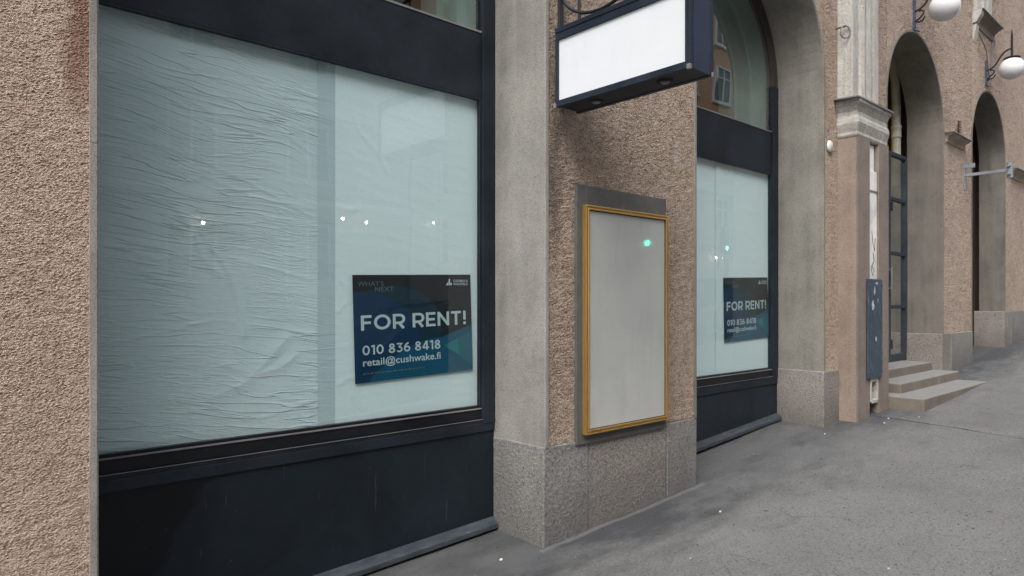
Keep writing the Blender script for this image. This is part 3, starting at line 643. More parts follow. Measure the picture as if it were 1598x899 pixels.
def poster(x0, z1, label, clipx=None):
    W_, H_ = .820, .596; y = 3.337
    root = thing('rent_poster', label, 'poster', (x0, y, z1-H_), 'for rent posters'); z0r = z1-H_; root.rotation_euler = (0, R(-1.7), 0)
    def pt(u, v): return (x0+u*W_, z1-v*H_)
    mb = MB(); mb.grid(lambda u, v: (x0+W_*u, y+.0015*math.sin(u*5)*math.sin(v*4), z1-H_+H_*v), 8, 8); mb.build('sheet', PM['base'], root)
    def shape(name, uv, m, lift):
        mb = MB(); mb.add([(pt(*p)[0], y-lift, pt(*p)[1]) for p in uv], [tuple(range(len(uv)))]); return mb.build(name, m, root)
    # slate disc, navy field, blue field, teal triangle
    shape('slate_field', [(.30+.42*math.cos(a), .52+.42*math.sin(a)) for a in [2*PI*i/40 for i in range(40)] if .30+.42*math.cos(a) >= 0], PM['mid'], .0022)
    shape('navy_field', [(0, .16)]+[(.02+.5*math.sin(a), .62-.47*math.cos(a)) for a in [PI*i/40 for i in range(2, 31)]]+[(.26, 1), (0, 1)], PM['navy'], .0026)
    shape('blue_field', [(.10, 1)]+[(.10+.62*t, 1-.37*math.sin(t*PI/2)**.8) for t in [i/14 for i in range(1, 15)]]+[(1, .52), (1, 1)], PM['blue'], .0030)
    shape('teal_field', [(.735, .72), (1, .585), (1, .95)], PM['teal'], .0034)
    shape('light_teal_field', [(.735, .72), (.86, .655), (.87, .82)], PM['teal2'], .0038)
    yt = y-.0044
    def txt(name, body, u0, v0, u1, v1, m=PM['white'], off=0.):
        a = pt(u0, v1); b = pt(u1, v0); mb = MB(); mb.add(*((stroke_font(body, a[0], a[1], b[0]-a[0], b[1]-a[1], yt, abs(off)) if off < 0 else text_mesh(body, a[0], a[1], b[0]-a[0], b[1]-a[1], yt, off)))); return mb.build(name, m, root)
    txt('headline', 'FOR RENT!', .052, .375, .945, .515, off=-.175)
    txt('phone_number', '010 836 8418', .058, .655, .70, .745, off=-.165)
    txt('email_line', 'retail@cushwake.fi', .06, .775, .70, .868, off=.012)
    txt('slogan', "WHAT'S", .035, .06, .235, .105, PM['faint']); txt('slogan', 'NEXT', .165, .113, .315, .158, PM['faint'])
    txt('company_name', 'CUSHMAN &', .832, .052, .968, .078, off=.01); txt('company_name', 'WAKEFIELD', .832, .085, .968, .11, off=.01)
    lg = MB()
    for q in ([(.762, .108), (.785, .072), (.785, .108)], [(.789, .108), (.789, .05), (.801, .04), (.801, .108)], [(.805, .108), (.805, .075), (.818, .09), (.818, .108)]):
        lg.add([(pt(*p)[0], yt, pt(*p)[1]) for p in q], [tuple(range(len(q)))])
    lg.build('logo', PM['white'], root)
    sm = MB(); rnd = random.Random(4); u = .06
    while u < .56:
        l = rnd.uniform(.012, .045); a = pt(u, .925); b = pt(u+l, .912); sm.add([(a[0], yt, a[1]), (b[0], yt, a[1]), (b[0], yt, b[1]), (a[0], yt, b[1])], [(0, 1, 2, 3)]); u += l+.01
    sm.build('fine_print', PM['faint'], root)
    return root
poster(1.842, 1.750, 'dark blue for rent poster on smooth paper beside crinkled sheet, nearer window')
poster(5.612, 1.826, 'dark blue for rent poster in the farther window beyond the gold framed case')

# ------------------------------------------------------------ gold display case
cs = thing('display_case', 'tall empty notice case with gold frame and grey panel on the roughcast pier', 'display case', (3.55, 2.85, .75))
b = MB(); b.box(3.066, 3.985, 2.823, 2.845, .725, 2.325); b.build('backing_board', M['plate'], cs, bevel=.003)
X0, X1, Z0, Z1 = 3.112, 3.966, .785, 2.20
b = MB()
def gframe(mb, x0, x1, z0, z1, w_, ya, yb):
    mb.box(x0, x0+w_, ya, yb, z0, z1); mb.box(x1-w_, x1, ya, yb, z0, z1); mb.box(x0+w_, x1-w_, ya, yb, z0, z0+w_); mb.box(x0+w_, x1-w_, ya, yb, z1-w_, z1)
gframe(b, X0, X1, Z0, Z1, .011, 2.789, 2.8225); gframe(b, X0+.011, X1-.011, Z0+.011, Z1-.011, .009, 2.793, 2.82); gframe(b, X0+.020, X1-.020, Z0+.020, Z1-.020, .010, 2.786, 2.81)
b.build('frame', M['gold'], cs, bevel=.003)
b = MB(); b.box(X0+.03, X1-.03, 2.799, 2.804, Z0+.03, Z1-.03); b.build('acrylic_panel', M['acryl'], cs)
b = MB(); gframe(b, X0+.0305, X1-.0305, Z0+.0305, Z1-.0305, .004, 2.796, 2.800); b.build('seal', M['black'], cs)

# ------------------------------------------------------------ projecting sign
sg = thing('projecting_sign', 'blank white box sign in dark blue metal frame projecting from the pier', 'sign', (2.93, 2.85, 2.74))
sx0, sx1, sy0, sy1, sz0, sz1 = 2.832, 3.040, 1.868, 2.780, 2.737, 3.195
b = MB(); b.box(sx0+.03, sx1-.03, sy0+.012, sy1-.012, sz0+.012, sz1-.012)
for ya, yb in ((sy0, sy0+.03), (sy1-.022, sy1)):
    b.box(sx0, sx0+.03, ya, yb, sz0, sz1); b.box(sx1-.03, sx1, ya, yb, sz0, sz1)
for xa, xb in ((sx0, sx0+.03), (sx1-.03, sx1)): b.box(xa, xb, sy0+.03, sy1-.022, sz0, sz0+.036); b.box(xa, xb, sy0+.03, sy1-.022, sz1-.072, sz1)
b.box(sx0-.004, sx0, sy0, sy1, sz1-.03, sz1-.004)
b.build('sign_box', M['navy_sign'], sg, bevel=.002)
b = MB(); b.box(sx0+.031, sx0+.10, sy0-.001, sy0+.011, sz0+.002, sz1-.002); b.box(sx0+.102, sx1-.031, sy0+.002, sy0+.011, sz0+.002, sz1-.002); b.build('end_panel', M['navy_light'], sg)
b = MB(); b.box(sx0+.012, sx0+.03, sy0+.03, sy1-.022, sz0+.036, sz1-.072); b.build('white_panel', M['signface'], sg)
b = MB(); b.box(sx1-.03, sx1-.012, sy0+.03, sy1-.022, sz0+.036, sz1-.072); b.build('white_panel', M['signface'], sg)
b = MB(); b.box(sx0+.012, sx1-.012, sy0+.012, sy1-.012, sz0+.004, sz0+.010); b.build('soffit', M['iron'], sg)
for yy in (2.546, 2.079):
    b = MB(); b.lathe([(.001, -.004), (.028, -.004), (.034, -.010), (.042, -.008), (.044, .004)], ((sx0+sx1)/2-.01, yy, sz0+.002), 'z', 28)
    d_ = b.build('downlight', M['iron'], sg)
    b = MB(); b.lathe([(.0005, -.011), (.020, -.010), (.025, -.004)], ((sx0+sx1)/2-.01, yy, sz0+.002), 'z', 24); b.build('lens', M['silver'], d_)
for yy, xx in ((sy0+.004, sx0+.004), (sy0+.002, sx1-.01), (sy1-.004, sx0+.002)):   # verdigris corner clips
    b = MB(); b.box(xx-.008, xx+.012, yy-.006, yy+.016, sz0-.006, sz0+.02); b.build('corner_clip', M['lead'], sg, bevel=.003)
b = MB(); b.box(2.912, 2.948, 2.822, 2.838, sz1-.42, 4.3); b.build('wall_bar', M['iron'], sg, bevel=.002)
b = MB()
b.box(2.918, 2.942, 2.78, 2.83, 2.8, 2.84); b.box(2.918, 2.942, 2.78, 2.83, 3.05, 3.09)
b.tube([(2.93, 2.83, 3.95), (2.93, 1.9, 3.95)], .012, 10); b.tube([(2.93, 2.0, 3.95), (2.93, 2.0, sz1)], .009, 8); b.tube([(2.93, 2.68, 3.95), (2.93, 2.68, sz1)], .009, 8)
b.build('hanger', M['iron'], sg)
b = MB(); pts = []
for i in range(40):
    t = i/39; a = PI*(1.02+t*1.0); pts.append((2.93, 2.52+.30*math.cos(a), 3.47+.215*math.sin(a)))
b.tube(pts, .010, 10); b.tube([(2.93, 2.22+.09*(1-t)*math.sin(t*9)-.02*t, 3.47+.10*t*math.cos(t*6)) for t in [i/20 for i in range(21)]], .009, 8)
b.build('scroll', M['iron'], sg)
b = MB(); b.add([(3.115, 2.83, 3.26), (3.185, 2.83, 3.25), (3.12, 2.83, 3.34), (3.115, 2.852, 3.26), (3.185, 2.852, 3.25), (3.12, 2.852, 3.34)], [(0, 1, 2), (5, 4, 3), (0, 3, 4, 1), (1, 4, 5, 2), (2, 5, 3, 0)])
tag(b.build('repair_patch', M['cream']), 'small pale triangular patch on the roughcast above the box sign', 'patch')

# ------------------------------------------------------------ pilaster with capital
pl = MB()
def slab(mb, x0, x1, y0, y1, z0, z1, s, mi):
    nx, nz = max(1, int((x1-x0)/s)), int((z1-z0)/s); ny = max(1, int((y1-y0)/s))
    mb.grid(lambda u, v: (x0+(x1-x0)*u, y0, z0+(z1-z0)*v), nx, nz, mi, False)
    mb.grid(lambda u, v: (x0, y1+(y0-y1)*u, z0+(z1-z0)*v), ny, nz, mi, False)
    mb.grid(lambda u, v: (x1, y0+(y1-y0)*u, z0+(z1-z0)*v), ny, nz, mi, False)
slab(pl, 6.884, 7.196, 2.672, 2.9, .2, 3.25, .012, 0)
pl.build('pilaster', [M['pil_side']], bld, weld='keep')
pf = MB(); pf.box(6.890, 7.196, 2.664, 2.671, .2, 3.24); pf.box(7.424, 7.70, 2.664, 2.9, .2, 3.24); pf.box(7.19, 7.43, 2.80, 2.9, .2, 3.24)
pf.build('pilaster_face', M['plaster_brown'], bld, bevel=.004)
# capital: profile (outward offset, z) wrapped round three sides
def capital(xa, xb, yf, prof, name, m, yb=2.87):
    mb = MB(); rows = []
    for off, z in prof: rows.append([(xa-off, yb, z), (xa-off, yf-off, z), (xb+off*.3, yf-off, z), (xb+off*.3, yb, z)])
    vs_ = [p for r_ in rows for p in r_]
    mb.add(vs_, [(i*4+j, i*4+j+1, (i+1)*4+j+1, (i+1)*4+j) for i in range(len(rows)-1) for j in range(3)]+[(3, 2, 1, 0), tuple((len(rows)-1)*4+j for j in range(4))])
    return mb.build(name, m, bld, bevel=.004)
cap = capital(6.884, 7.64, 2.672, [(.006, 3.215), (.014, 3.235), (.012, 3.262), (.022, 3.30), (.034, 3.345), (.030, 3.385), (.012, 3.42), (.008, 3.46), (.030, 3.51), (.052, 3.535), (.056, 3.572)], 'pilaster_capital', M['cream'])
fm = MB()
fm.add([(6.775, 2.87, 3.590), (6.775, 2.610, 3.578), (7.66, 2.600, 3.578), (7.66, 2.87, 3.592), (6.775, 2.87, 3.576), (6.775, 2.610, 3.564), (7.66, 2.600, 3.560), (7.66, 2.87, 3.574)],
       [(0, 1, 2, 3), (7, 6, 5, 4), (0, 4, 5, 1), (1, 5, 6, 2), (2, 6, 7, 3), (3, 7, 4, 0)])
fm.build('lead_flashing', M['lead'], bld, bevel=.002)
up = MB()
ypos = 2.70
prof = [(6.872, 2.9), (6.872, ypos), (6.99, ypos), (7.0, ypos+.012), (7.02, ypos+.02), (7.04, ypos+.012), (7.06, ypos-.006), (7.10, ypos-.022), (7.15, ypos-.02), (7.165, ypos-.004), (7.18, ypos+.03), (7.195, ypos+.03), (7.20, ypos-.004),
        (7.25, ypos-.016), (7.32, ypos-.016), (7.335, ypos), (7.36, ypos+.014), (7.39, ypos), (7.42, ypos-.008), (7.50, ypos-.006), (7.52, ypos+.02), (7.52, 2.9)]
n = len(prof); up.add([(x, y, 3.585) for x, y in prof]+[(x, y, 8.0) for x, y in prof], [(k, (k+1) % n, n+(k+1) % n, n+k) for k in range(n)])
up.build('pilaster_shaft', M['cream'], bld, bevel=.002)

# window-surround foot high on the wall with its corbel, and the small consoles
def console(x0, x1, z, p, h, parts_mat, label=None):
    mb = MB(); rows = []
    for off, zz in [(.0, z-h), (.02, z-h+.01), (.025, z-h*.6), (.05, z-h*.35), (p*.75, z-.03), (p*.8, z-.012)]: rows.append([(x0-off*.4, 2.87, zz), (x0-off*.4, 2.85-off, zz), (x1+off*.4, 2.85-off, zz), (x1+off*.4, 2.87, zz)])
    mb.add([q for r_ in rows for q in r_], [(i*4+j, i*4+j+1, (i+1)*4+j+1, (i+1)*4+j) for i in range(len(rows)-1) for j in range(3)]+[(3, 2, 1, 0), tuple((len(rows)-1)*4+j for j in range(4))])
    o = mb.build('ledge', parts_mat, bld, bevel=.004)
    f_ = MB(); f_.box(x0-.05, x1+.06, 2.85-p, 2.87, z-.012, z); f_.build('ledge_flashing', M['lead'], o, bevel=.002)
    return o
console(10.25, 10.98, 3.84, .11, .13, M['ledge']); console(13.55, 14.35, 3.80, .12, .15, M['ledge'])
console(11.50, 12.50, 5.80, .14, .20, M['plaster_brown'])
cb = MB(); cb.prism_x([(2.87, 5.60), (2.87, 5.35), (2.84, 5.36), (2.815, 5.48), (2.80, 5.60)], 11.46, 11.60); cb.prism_x([(2.87, 5.79), (2.73, 5.79), (2.74, 5.72), (2.80, 5.62), (2.87, 5.61)], 11.44, 11.56)
cb.build('corbel', M['cream'], bld, bevel=.004)
us = MB()
for a, b_, y_ in ((11.50, 11.66, 2.80), (11.66, 11.78, 2.83), (11.78, 11.95, 2.79), (11.95, 12.05, 2.83), (12.05, 12.2, 2.80), (12.2, 12.36, 2.82)): us.box(a, b_, y_, 2.87, 5.8, 8)
us.build('window_surround', M['cream'], bld, bevel=.003)

# ------------------------------------------------------------ downpipe in its slot, guard plate
dp = thing('downpipe', 'white painted square downpipe set in a slot of the brown pilaster', 'downpipe', (7.31, 2.73, .5))
b = MB(); b.box(7.215, 7.41, 2.675, 2.79, 1.80, 2.93); b.build('pipe', M['white_pipe'], dp, bevel=.006)
b = MB(); b.box(7.225, 7.40, 2.70, 2.79, 2.93, 3.20); b.build('pipe_neck', M['white_pipe'], dp, bevel=.006)
b = MB(); b.box(7.20, 7.43, 2.668, 2.70, 2.715, 2.73); b.build('clip', M['lead'], dp)
b = MB()
b.box(7.215, 7.245, 2.66, 2.79, .60, .85); b.box(7.38, 7.41, 2.66, 2.79, .60, .85); b.box(7.245, 7.38, 2.66, 2.79, .80, .85); b.box(7.245, 7.38, 2.655, 2.79, .585, .62); b.box(7.245, 7.38, 2.77, 2.79, .62, .80, 1)
b.build('outlet', [M['cream'], M['black']], dp, bevel=.004)
b = MB()
for pts in ([(7.30, 2.10), (7.33, 2.02), (7.27, 1.97), (7.33, 1.92), (7.29, 1.87), (7.25, 1.95), (7.31, 2.0)], [(7.27, 2.32), (7.30, 2.2), (7.34, 2.12), (7.36, 2.25)]):
    b.tube([(x, 2.6735, z) for x, z in pts], .0028, 5)
b.build('scribble', M['iron'], dp)
def m_guard():
    t = NT('worn_blue_paint'); B = t.noise(t.co, 7, 6, .7, .6); S = t.noise(t.map(t.co, (5, 5, 1.3)), 6, 6, .75, .5)
    c = t.mix(t.ramp(B, [(.35, 0), (.7, 1)]), (.03, .055, .085), (.055, .085, .115)); c = t.mix(t.ramp(S, [(.56, 0), (.62, .6)]), c, (.13, .15, .18)); c = t.mix(t.ramp(S, [(.30, .8), (.38, 0)]), c, (.02, .022, .03))
    return t.fin(c, .5, t.bump(S, .003))
M['guard'] = m_guard()
gp = MB(); gp.box(7.09, 7.455, 2.638, 2.655, .845, 1.835); gpo = gp.build('guard_plate', M['guard'], None, bevel=.004)
tag(gpo, 'blue grey metal plate with torn sticker remains over the lower downpipe', 'metal plate')
M['torn'] = plain('torn_paper', (.45, .5, .55), .8, var=.3)
for (x, z, w_, h) in ((7.24, 1.72, .05, .09), (7.20, 1.57, .07, .11), (7.33, 1.62, .03, .05), (7.28, 1.23, .05, .05), (7.30, 1.79, .07, .03)):
    b = MB()
    k0 = [(x+w_*.5*math.cos(a)*random.uniform(.6, 1.2), 2.6365, z+h*.5*math.sin(a)*random.uniform(.6, 1.2)) for a in [2*PI*i/11 for i in range(11)]]
    b.add(k0, [tuple(range(11))]); b.build('torn_sticker', M['torn'], gpo)
for x in (7.11, 7.435):
    for z in (.90, 1.77): b = MB(); b.lathe([(.0005, -.006), (.010, -.005), (.012, 0)], (x, 2.638, z), 'y', 12); b.build('screw', M['greyblue'], gpo)

# ------------------------------------------------------------ arched glazed door
dr = MB(); yd = 3.262; c, r, hz = arch(OP[2])
zt = 3.56; zb = .83
verts = [8.13, 8.72, 9.46, 10.10]
dr.box(8.13, 10.10, yd, yd+.06, zt-.05, zt); dr.box(8.13, 10.10, yd, yd+.06, zb, zb+.09)
for x in (8.13, 8.70, 9.43, 10.03): dr.box(x+.012, x+.058, yd-.006, yd+.055, zb+.09, zt-.05)
for z in (1.52, 2.22, 2.93): dr.box(8.19, 10.04, yd+.004, yd+.05, z, z+.045)
door = dr.build('glazed_door', M['doorframe'], bld, bevel=.004)
b = MB(); b.grid(lambda u, v: (8.15+1.9*u, yd+.03, zb+.05+(zt-.07-zb)*v), 1, 1, smooth=False); b.build('door_glass', M['glass_dark'], door)
b = MB()
for z in (1.0, 2.78, 1.9):
    b = MB(); b.box(9.475, 9.50, yd-.025, yd-.004, z, z+.12); b.build('hinge', M['iron'], door, bevel=.003)
b = MB(); b.tube([(9.40, yd-.045, 1.75), (9.40, yd-.045, 2.05)], .012, 10); b.tube([(9.40, yd-.045, 1.78), (9.40, yd, 1.78)], .008, 8); b.tube([(9.40, yd-.045, 2.02), (9.40, yd, 2.02)], .008, 8); b.build('handle', M['silver'], door)
# recess above the door
b = MB(); b.grid(lambda u, v: (8.1+2.5*u, 3.56, 3.0+2.0*v), 1, 1); b.build('recess_back', M['ochre'], bld)
b = MB(); b.grid(lambda u, v: (10.075+.5*u, 3.258, .6+4.4*v), 1, 1); b.build('inner_jamb', M['concrete'], bld)
b = MB(); b.grid(lambda u, v: (8.1+2.3*u, 3.33+.8*v, .82), 1, 1); b.build('hall_floor', M['stepstone'], bld)
cpipe = thing('waste_pipe', 'beige soil pipe with collar in the arch above the glazed door', 'pipe', (10.0, 3.42, 3.5))
b = MB(); b.tube([(10.13, 3.41, 3.2), (10.13, 3.41, 4.35), (10.10, 3.41, 4.6), (10.0, 3.41, 4.9)], .056, 20); b.build('pipe', M['pipe_beige'], cpipe)
b = MB(); b.lathe([(.056, -.10), (.066, -.10), (.066, -.085), (.062, -.08), (.062, .02), (.068, .03), (.068, .06), (.056, .065)], (10.13, 3.41, 3.95), 'z', 24); b.build('collar', M['pipe_beige'], cpipe)

# third and farther arches: dark timber doors
for i, zb in ((3, .85), (4, 1.0), (5, 1.15), (6, 1.3)):
    c, r, hz = arch(OP[i]); b = MB()
    pts = [(OP[i][0]+.0, zb)]+[(c-(r+.01)*math.cos(PI*j/30), hz+(r+.01)*math.sin(PI*j/30)) for j in range(31)]+[(OP[i][1], zb)]
    b.add([(x, 3.27, z) for x, z in pts], [tuple(range(len(pts)))]); 
    d_ = b.build('timber_door', M['darkbrown'], bld)
    b = MB()
    for x in (c-.03, OP[i][0]+.05, OP[i][1]-.11): b.box(x, x+.06, 3.245, 3.268, zb, 4.0)
    for z in (1.7, 2.6, 3.5): b.box(OP[i][0]+.11, OP[i][1]-.11, 3.250, 3.268, z, z+.07)
    b.build('door_rail', M['darkbrown'], d_, bevel=.003)
b = MB(); b.box(11.42, 11.75, 3.0, 3.26, .84, .93); b.prism_x([(3.0, .93), (2.94, .86), (3.0, .84)], 11.42, 11.62); b.build('door_foot', M['iron'], bld, bevel=.004)

# ------------------------------------------------------------ steps
st = thing('entrance_steps', 'three worn stone steps rising to the glazed door', 'steps', (8.9, 2.6, .5))
def step(x0, x1, y0, y1, zb_, z1, joints=(), wedge=False, m=None):
    mb = MB(); xs_ = [x0]+list(joints)+[x1]
    for a, b_ in zip(xs_[:-1], xs_[1:]): mb.box(a+.0025, b_-.0025, y0, y1, zb_, z1)
    return mb.build('step', m or M['granite_step'], st, bevel=.012, seg=3)
def m_step():
    t = NT('worn_step_granite'); F = t.noise(t.co, 110, 3, .7); B = t.noise(t.co, 4, 5, .6); g = t.n.new('ShaderNodeNewGeometry'); nz = t.sep(g.outputs['Normal'])[2]
    top = t.ramp(nz, [(.4, 0), (.9, 1)])
    c = t.mix(t.ramp(B, [(.35, 0), (.7, 1)]), (.225, .19, .155), (.155, .135, .115)); c = t.mix(top, c, (.235, .232, .228))
    c = t.mix(t.ramp(F, [(.3, .5), (.5, 0)]), c, (.12, .11, .10)); c = t.mix(t.ramp(F, [(.58, 0), (.8, .4)]), c, (.42, .40, .38))
    return t.fin(c, .85, t.bump(t.math('ADD', F, t.noise(t.co, 25)), .004))
M['granite_step'] = m_step()
step(7.715, 10.6, 2.335, 2.9, .2, .618, (9.4,)); step(8.0, 10.055, 2.645, 3.0, .4, .722, (9.25,)); step(8.165, 9.96, 2.925, 3.6, .5, .826)
ap = MB(); ap.grid(lambda u, v: (9.9+.2*u, 2.8+.5*v, .66+.0*u), 2, 2); 

# ------------------------------------------------------------ wall lamps
def lamp(x, label):
    root = thing('wall_lamp', label, 'lamp', (x, 2.85, 5.0), 'globe lamps on curved iron arms')
    b = MB(); b.box(x-.035, x+.035, 2.828, 2.852, 4.86, 5.24); b.lathe([(.0005, -.03), (.02, -.028), (.024, -.022)], (x, 2.85, 4.90), 'y', 12); b.lathe([(.0005, -.03), (.02, -.028), (.024, -.022)], (x, 2.85, 5.20), 'y', 12)
    b.tube([(x, 2.84, 4.87), (x, 2.80, 4.845), (x, 2.775, 4.83)], [.014, .012, .008], 8)
    b.build('wall_plate', M['greyblue'], root, bevel=.003)
    pts = [(x, 2.83-.0*t, 5.10) for t in (0,)]+[(x, 2.83-.31*math.sin(t*PI/2), 5.10+.30*(1-math.cos(t*PI/2))) for t in [i/14 for i in range(1, 15)]]
    pts = [(x, 2.83, 5.08), (x, 2.78, 5.095), (x, 2.73, 5.13), (x, 2.69, 5.19), (x, 2.655, 5.25), (x, 2.61, 5.30), (x, 2.56, 5.325), (x, 2.52, 5.33)]
    b = MB(); b.tube(pts, .013, 10); b.tube([(x, 2.52, 5.20), (x, 2.52, 5.52), (x, 2.52, 5.60)], [.016, .016, .005], 10); b.build('arm', M['iron'], root)
    sp = [(x, 2.83, 4.96), (x, 2.79, 4.98), (x, 2.745, 5.02), (x, 2.735, 5.055), (x, 2.76, 5.075), (x, 2.79, 5.07)]
    b = MB(); b.tube(sp, .011, 8); b.tube([(x, 2.83, 4.97), (x, 2.79, 4.945), (x, 2.75, 4.95), (x, 2.73, 4.98), (x, 2.725, 5.0)], [.012, .012, .011, .01, .008], 8); b.build('scroll', M['iron'], root)
    b = MB(); b.lathe([(.0005, .02), (.03, .02), (.085, .004), (.105, -.006), (.10, -.012), (.001, -.004)], (x, 2.52, 5.195), 'z', 28); b.build('cap', M['iron'], root)
    b = MB(); b.lathe([(.162*math.sin(PI*i/24), -.155*math.cos(PI*i/24)) for i in range(25)], (x, 2.52, 5.035), 'z', 40); b.build('globe', M['opal'], root)
lamp(9.02, 'white globe lamp on iron arm above the glazed door arch, cut by the top edge')
lamp(12.12, 'white globe lamp on iron arm above the third arch, below the cream surround')

# ------------------------------------------------------------ bracket, plate, ring, spring
br = thing('sign_bracket', 'empty grey steel bracket arm with a small cylinder at its end', 'bracket', (11.05, 2.85, 3.36))
b = MB(); b.box(11.02, 11.08, 2.832, 2.852, 3.17, 3.54); b.box(10.985, 11.115, 2.834, 2.852, 3.46, 3.53); b.box(11.035, 11.065, 2.72, 2.84, 3.47, 3.53); b.build('wall_plate', M['greymetal'], br, bevel=.003)
b = MB(); b.box(11.035, 11.065, 2.34, 2.84, 3.355, 3.395); b.build('arm', M['greymetal'], br, bevel=.003)
b = MB(); b.lathe([(.0005, -.10), (.036, -.10), (.036, .10), (.0005, .10)], (11.05, 2.32, 3.37), 'z', 20, smooth=False); b.tube([(11.05, 2.33, 3.46), (11.05, 2.33, 3.55)], .006, 6); b.box(10.99, 11.02, 2.30, 2.34, 3.42, 3.44); b.box(10.99, 11.02, 2.30, 2.34, 3.31, 3.33); b.build('cylinder', M['greymetal'], br)
b = MB(); b.lathe([(.0005, -.018), (.05, -.016), (.056, -.008), (.056, .0)], (6.668, 2.838, 3.108), 'y', 32); tag(b.build('round_plate', M['white_pipe'], None), 'small white round disc on the roughcast left of the pilaster', 'disc')
rg = thing('iron_ring', 'small rusty ring on an eye bolt beside the cream pilaster', 'ring', (6.84, 2.85, 4.25))
b = MB(); b.tube([(6.83, 2.85, 4.285), (6.83, 2.79, 4.29), (6.83, 2.755, 4.285)], .008, 8); b.build('eye_bolt', M['rust'], rg)
b = MB(); b.tube([(6.83+.045*math.sin(a)*.8, 2.755-.03*math.sin(a), 4.235+.06*math.cos(a)) for a in [2*PI*i/28 for i in range(29)]], .008, 8, caps=False); b.build('ring', M['lead'], rg)
b = MB(); b.tube([(10.66+.02*math.cos(i*1.2), 2.80+.02*math.sin(i*1.2), 3.86+i*.0042) for i in range(50)], .007, 6); tag(b.build('coil_spring', M['rust']), 'rusty coiled spring standing on the ledge between two arches', 'spring')

b = MB(); b.tube([(11.62, 2.835, 5.6), (11.66, 2.80, 5.45), (11.80, 2.79, 5.38), (11.95, 2.79, 5.30), (12.05, 2.80, 5.12), (12.16, 2.81, 5.0), (12.30, 2.80, 5.12), (12.38, 2.80, 5.3), (12.40, 2.83, 5.58)], .008, 6)
b.box(12.14, 12.18, 2.81, 2.85, 4.93, 4.99); tag(b.build('hanging_cable', M['lead']), 'loose thin cable drooping on the wall under the cream window surround', 'cable')
# ------------------------------------------------------------ litter and grit on the pavement
gr = MB(); rnd = random.Random(11)
def chip(mb, x, y, s, mi):
    z = pave(x, y); n = rnd.randint(4, 6); a0 = rnd.random()*6
    top = [(x+s*math.cos(a0+2*PI*k/n)*rnd.uniform(.6, 1.2), y+s*math.sin(a0+2*PI*k/n)*rnd.uniform(.6, 1.2), z+s*rnd.uniform(.3, .7)) for k in range(n)]
    bot = [(p[0]*1.0, p[1], z-.002) for p in top]
    mb.add(top+bot, [tuple(range(n))]+[(k, n+k, n+(k+1) % n, (k+1) % n) for k in range(n)], mi)
for _ in range(2600):
    x = rnd.uniform(.8, 14); y = rnd.uniform(.4, 3.2)
    if y > 2.8 and not (.6 < x < 2.7 or 4.5 < x < 6.4): continue
    chip(gr, x, y, rnd.choice([.002, .0025, .003, .004, .0055]), rnd.choice([0, 0, 0, 2, 2, 2, 1]))
g_ = gr.build('pavement_grit', [plain('grit_dark', (.04, .04, .042), .9), plain('grit_pale', (.34, .33, .32), .9), plain('grit_brown', (.15, .12, .1), .9)]); g_['kind'] = 'stuff'; g_['label'] = 'fine grit and small stones scattered over the worn asphalt'; g_['category'] = 'grit'
M['scrap'] = plain('paper_scrap', (.62, .62, .60), .8)
from math import tan
spots = [(2.52, 2.90, .011, 'white paper scrap on the asphalt between kick panel flashing and pier corner'), (3.28, 2.16, .007, 'pale chip below the gold framed case, nearest the photo bottom'), (4.02, 2.42, .011, 'white scrap on asphalt in front of the pier right end'),
         (3.9, 1.35, .010, 'pale scrap on open pavement at the bottom middle'), (5.6, 1.10, .012, 'white scrap on open pavement near the right photo edge'), (6.3, 2.72, .009, 'pale chip by the second window flashing'), (7.0, 2.46, .012, 'white scrap beneath the brown pilaster'),
         (7.22, 2.50, .014, 'flat white scrap at the drain groove beside the downpipe outlet'), (7.45, 2.30, .009, 'pale chip at the groove head before the steps'), (6.75, 2.35, .008, 'small pale chip in front of the second pier')]
for x, y, s, lb in [q for q in spots if 'open pavement near' not in q[3] and 'small pale chip in front' not in q[3]]:
    s *= .8; b = MB(); z = pave(x, y); a0 = rnd.random()*3
    P_ = [(x+s*math.cos(a0+k*PI/3)*rnd.uniform(.6, 1.25)*1.4, y+s*math.sin(a0+k*PI/3)*rnd.uniform(.5, 1.0), z+.002+rnd.uniform(0, s*.7)) for k in range(6)]
    b.add(P_+[(p[0], p[1], z-.001) for p in P_], [(0, 1, 2, 3, 4, 5)]+[(k, 6+k, 6+(k+1) % 6, (k+1) % 6) for k in range(6)]); tag(b.build('paper_scrap', M['scrap']), lb, 'litter', 'scraps of litter on the pavement')

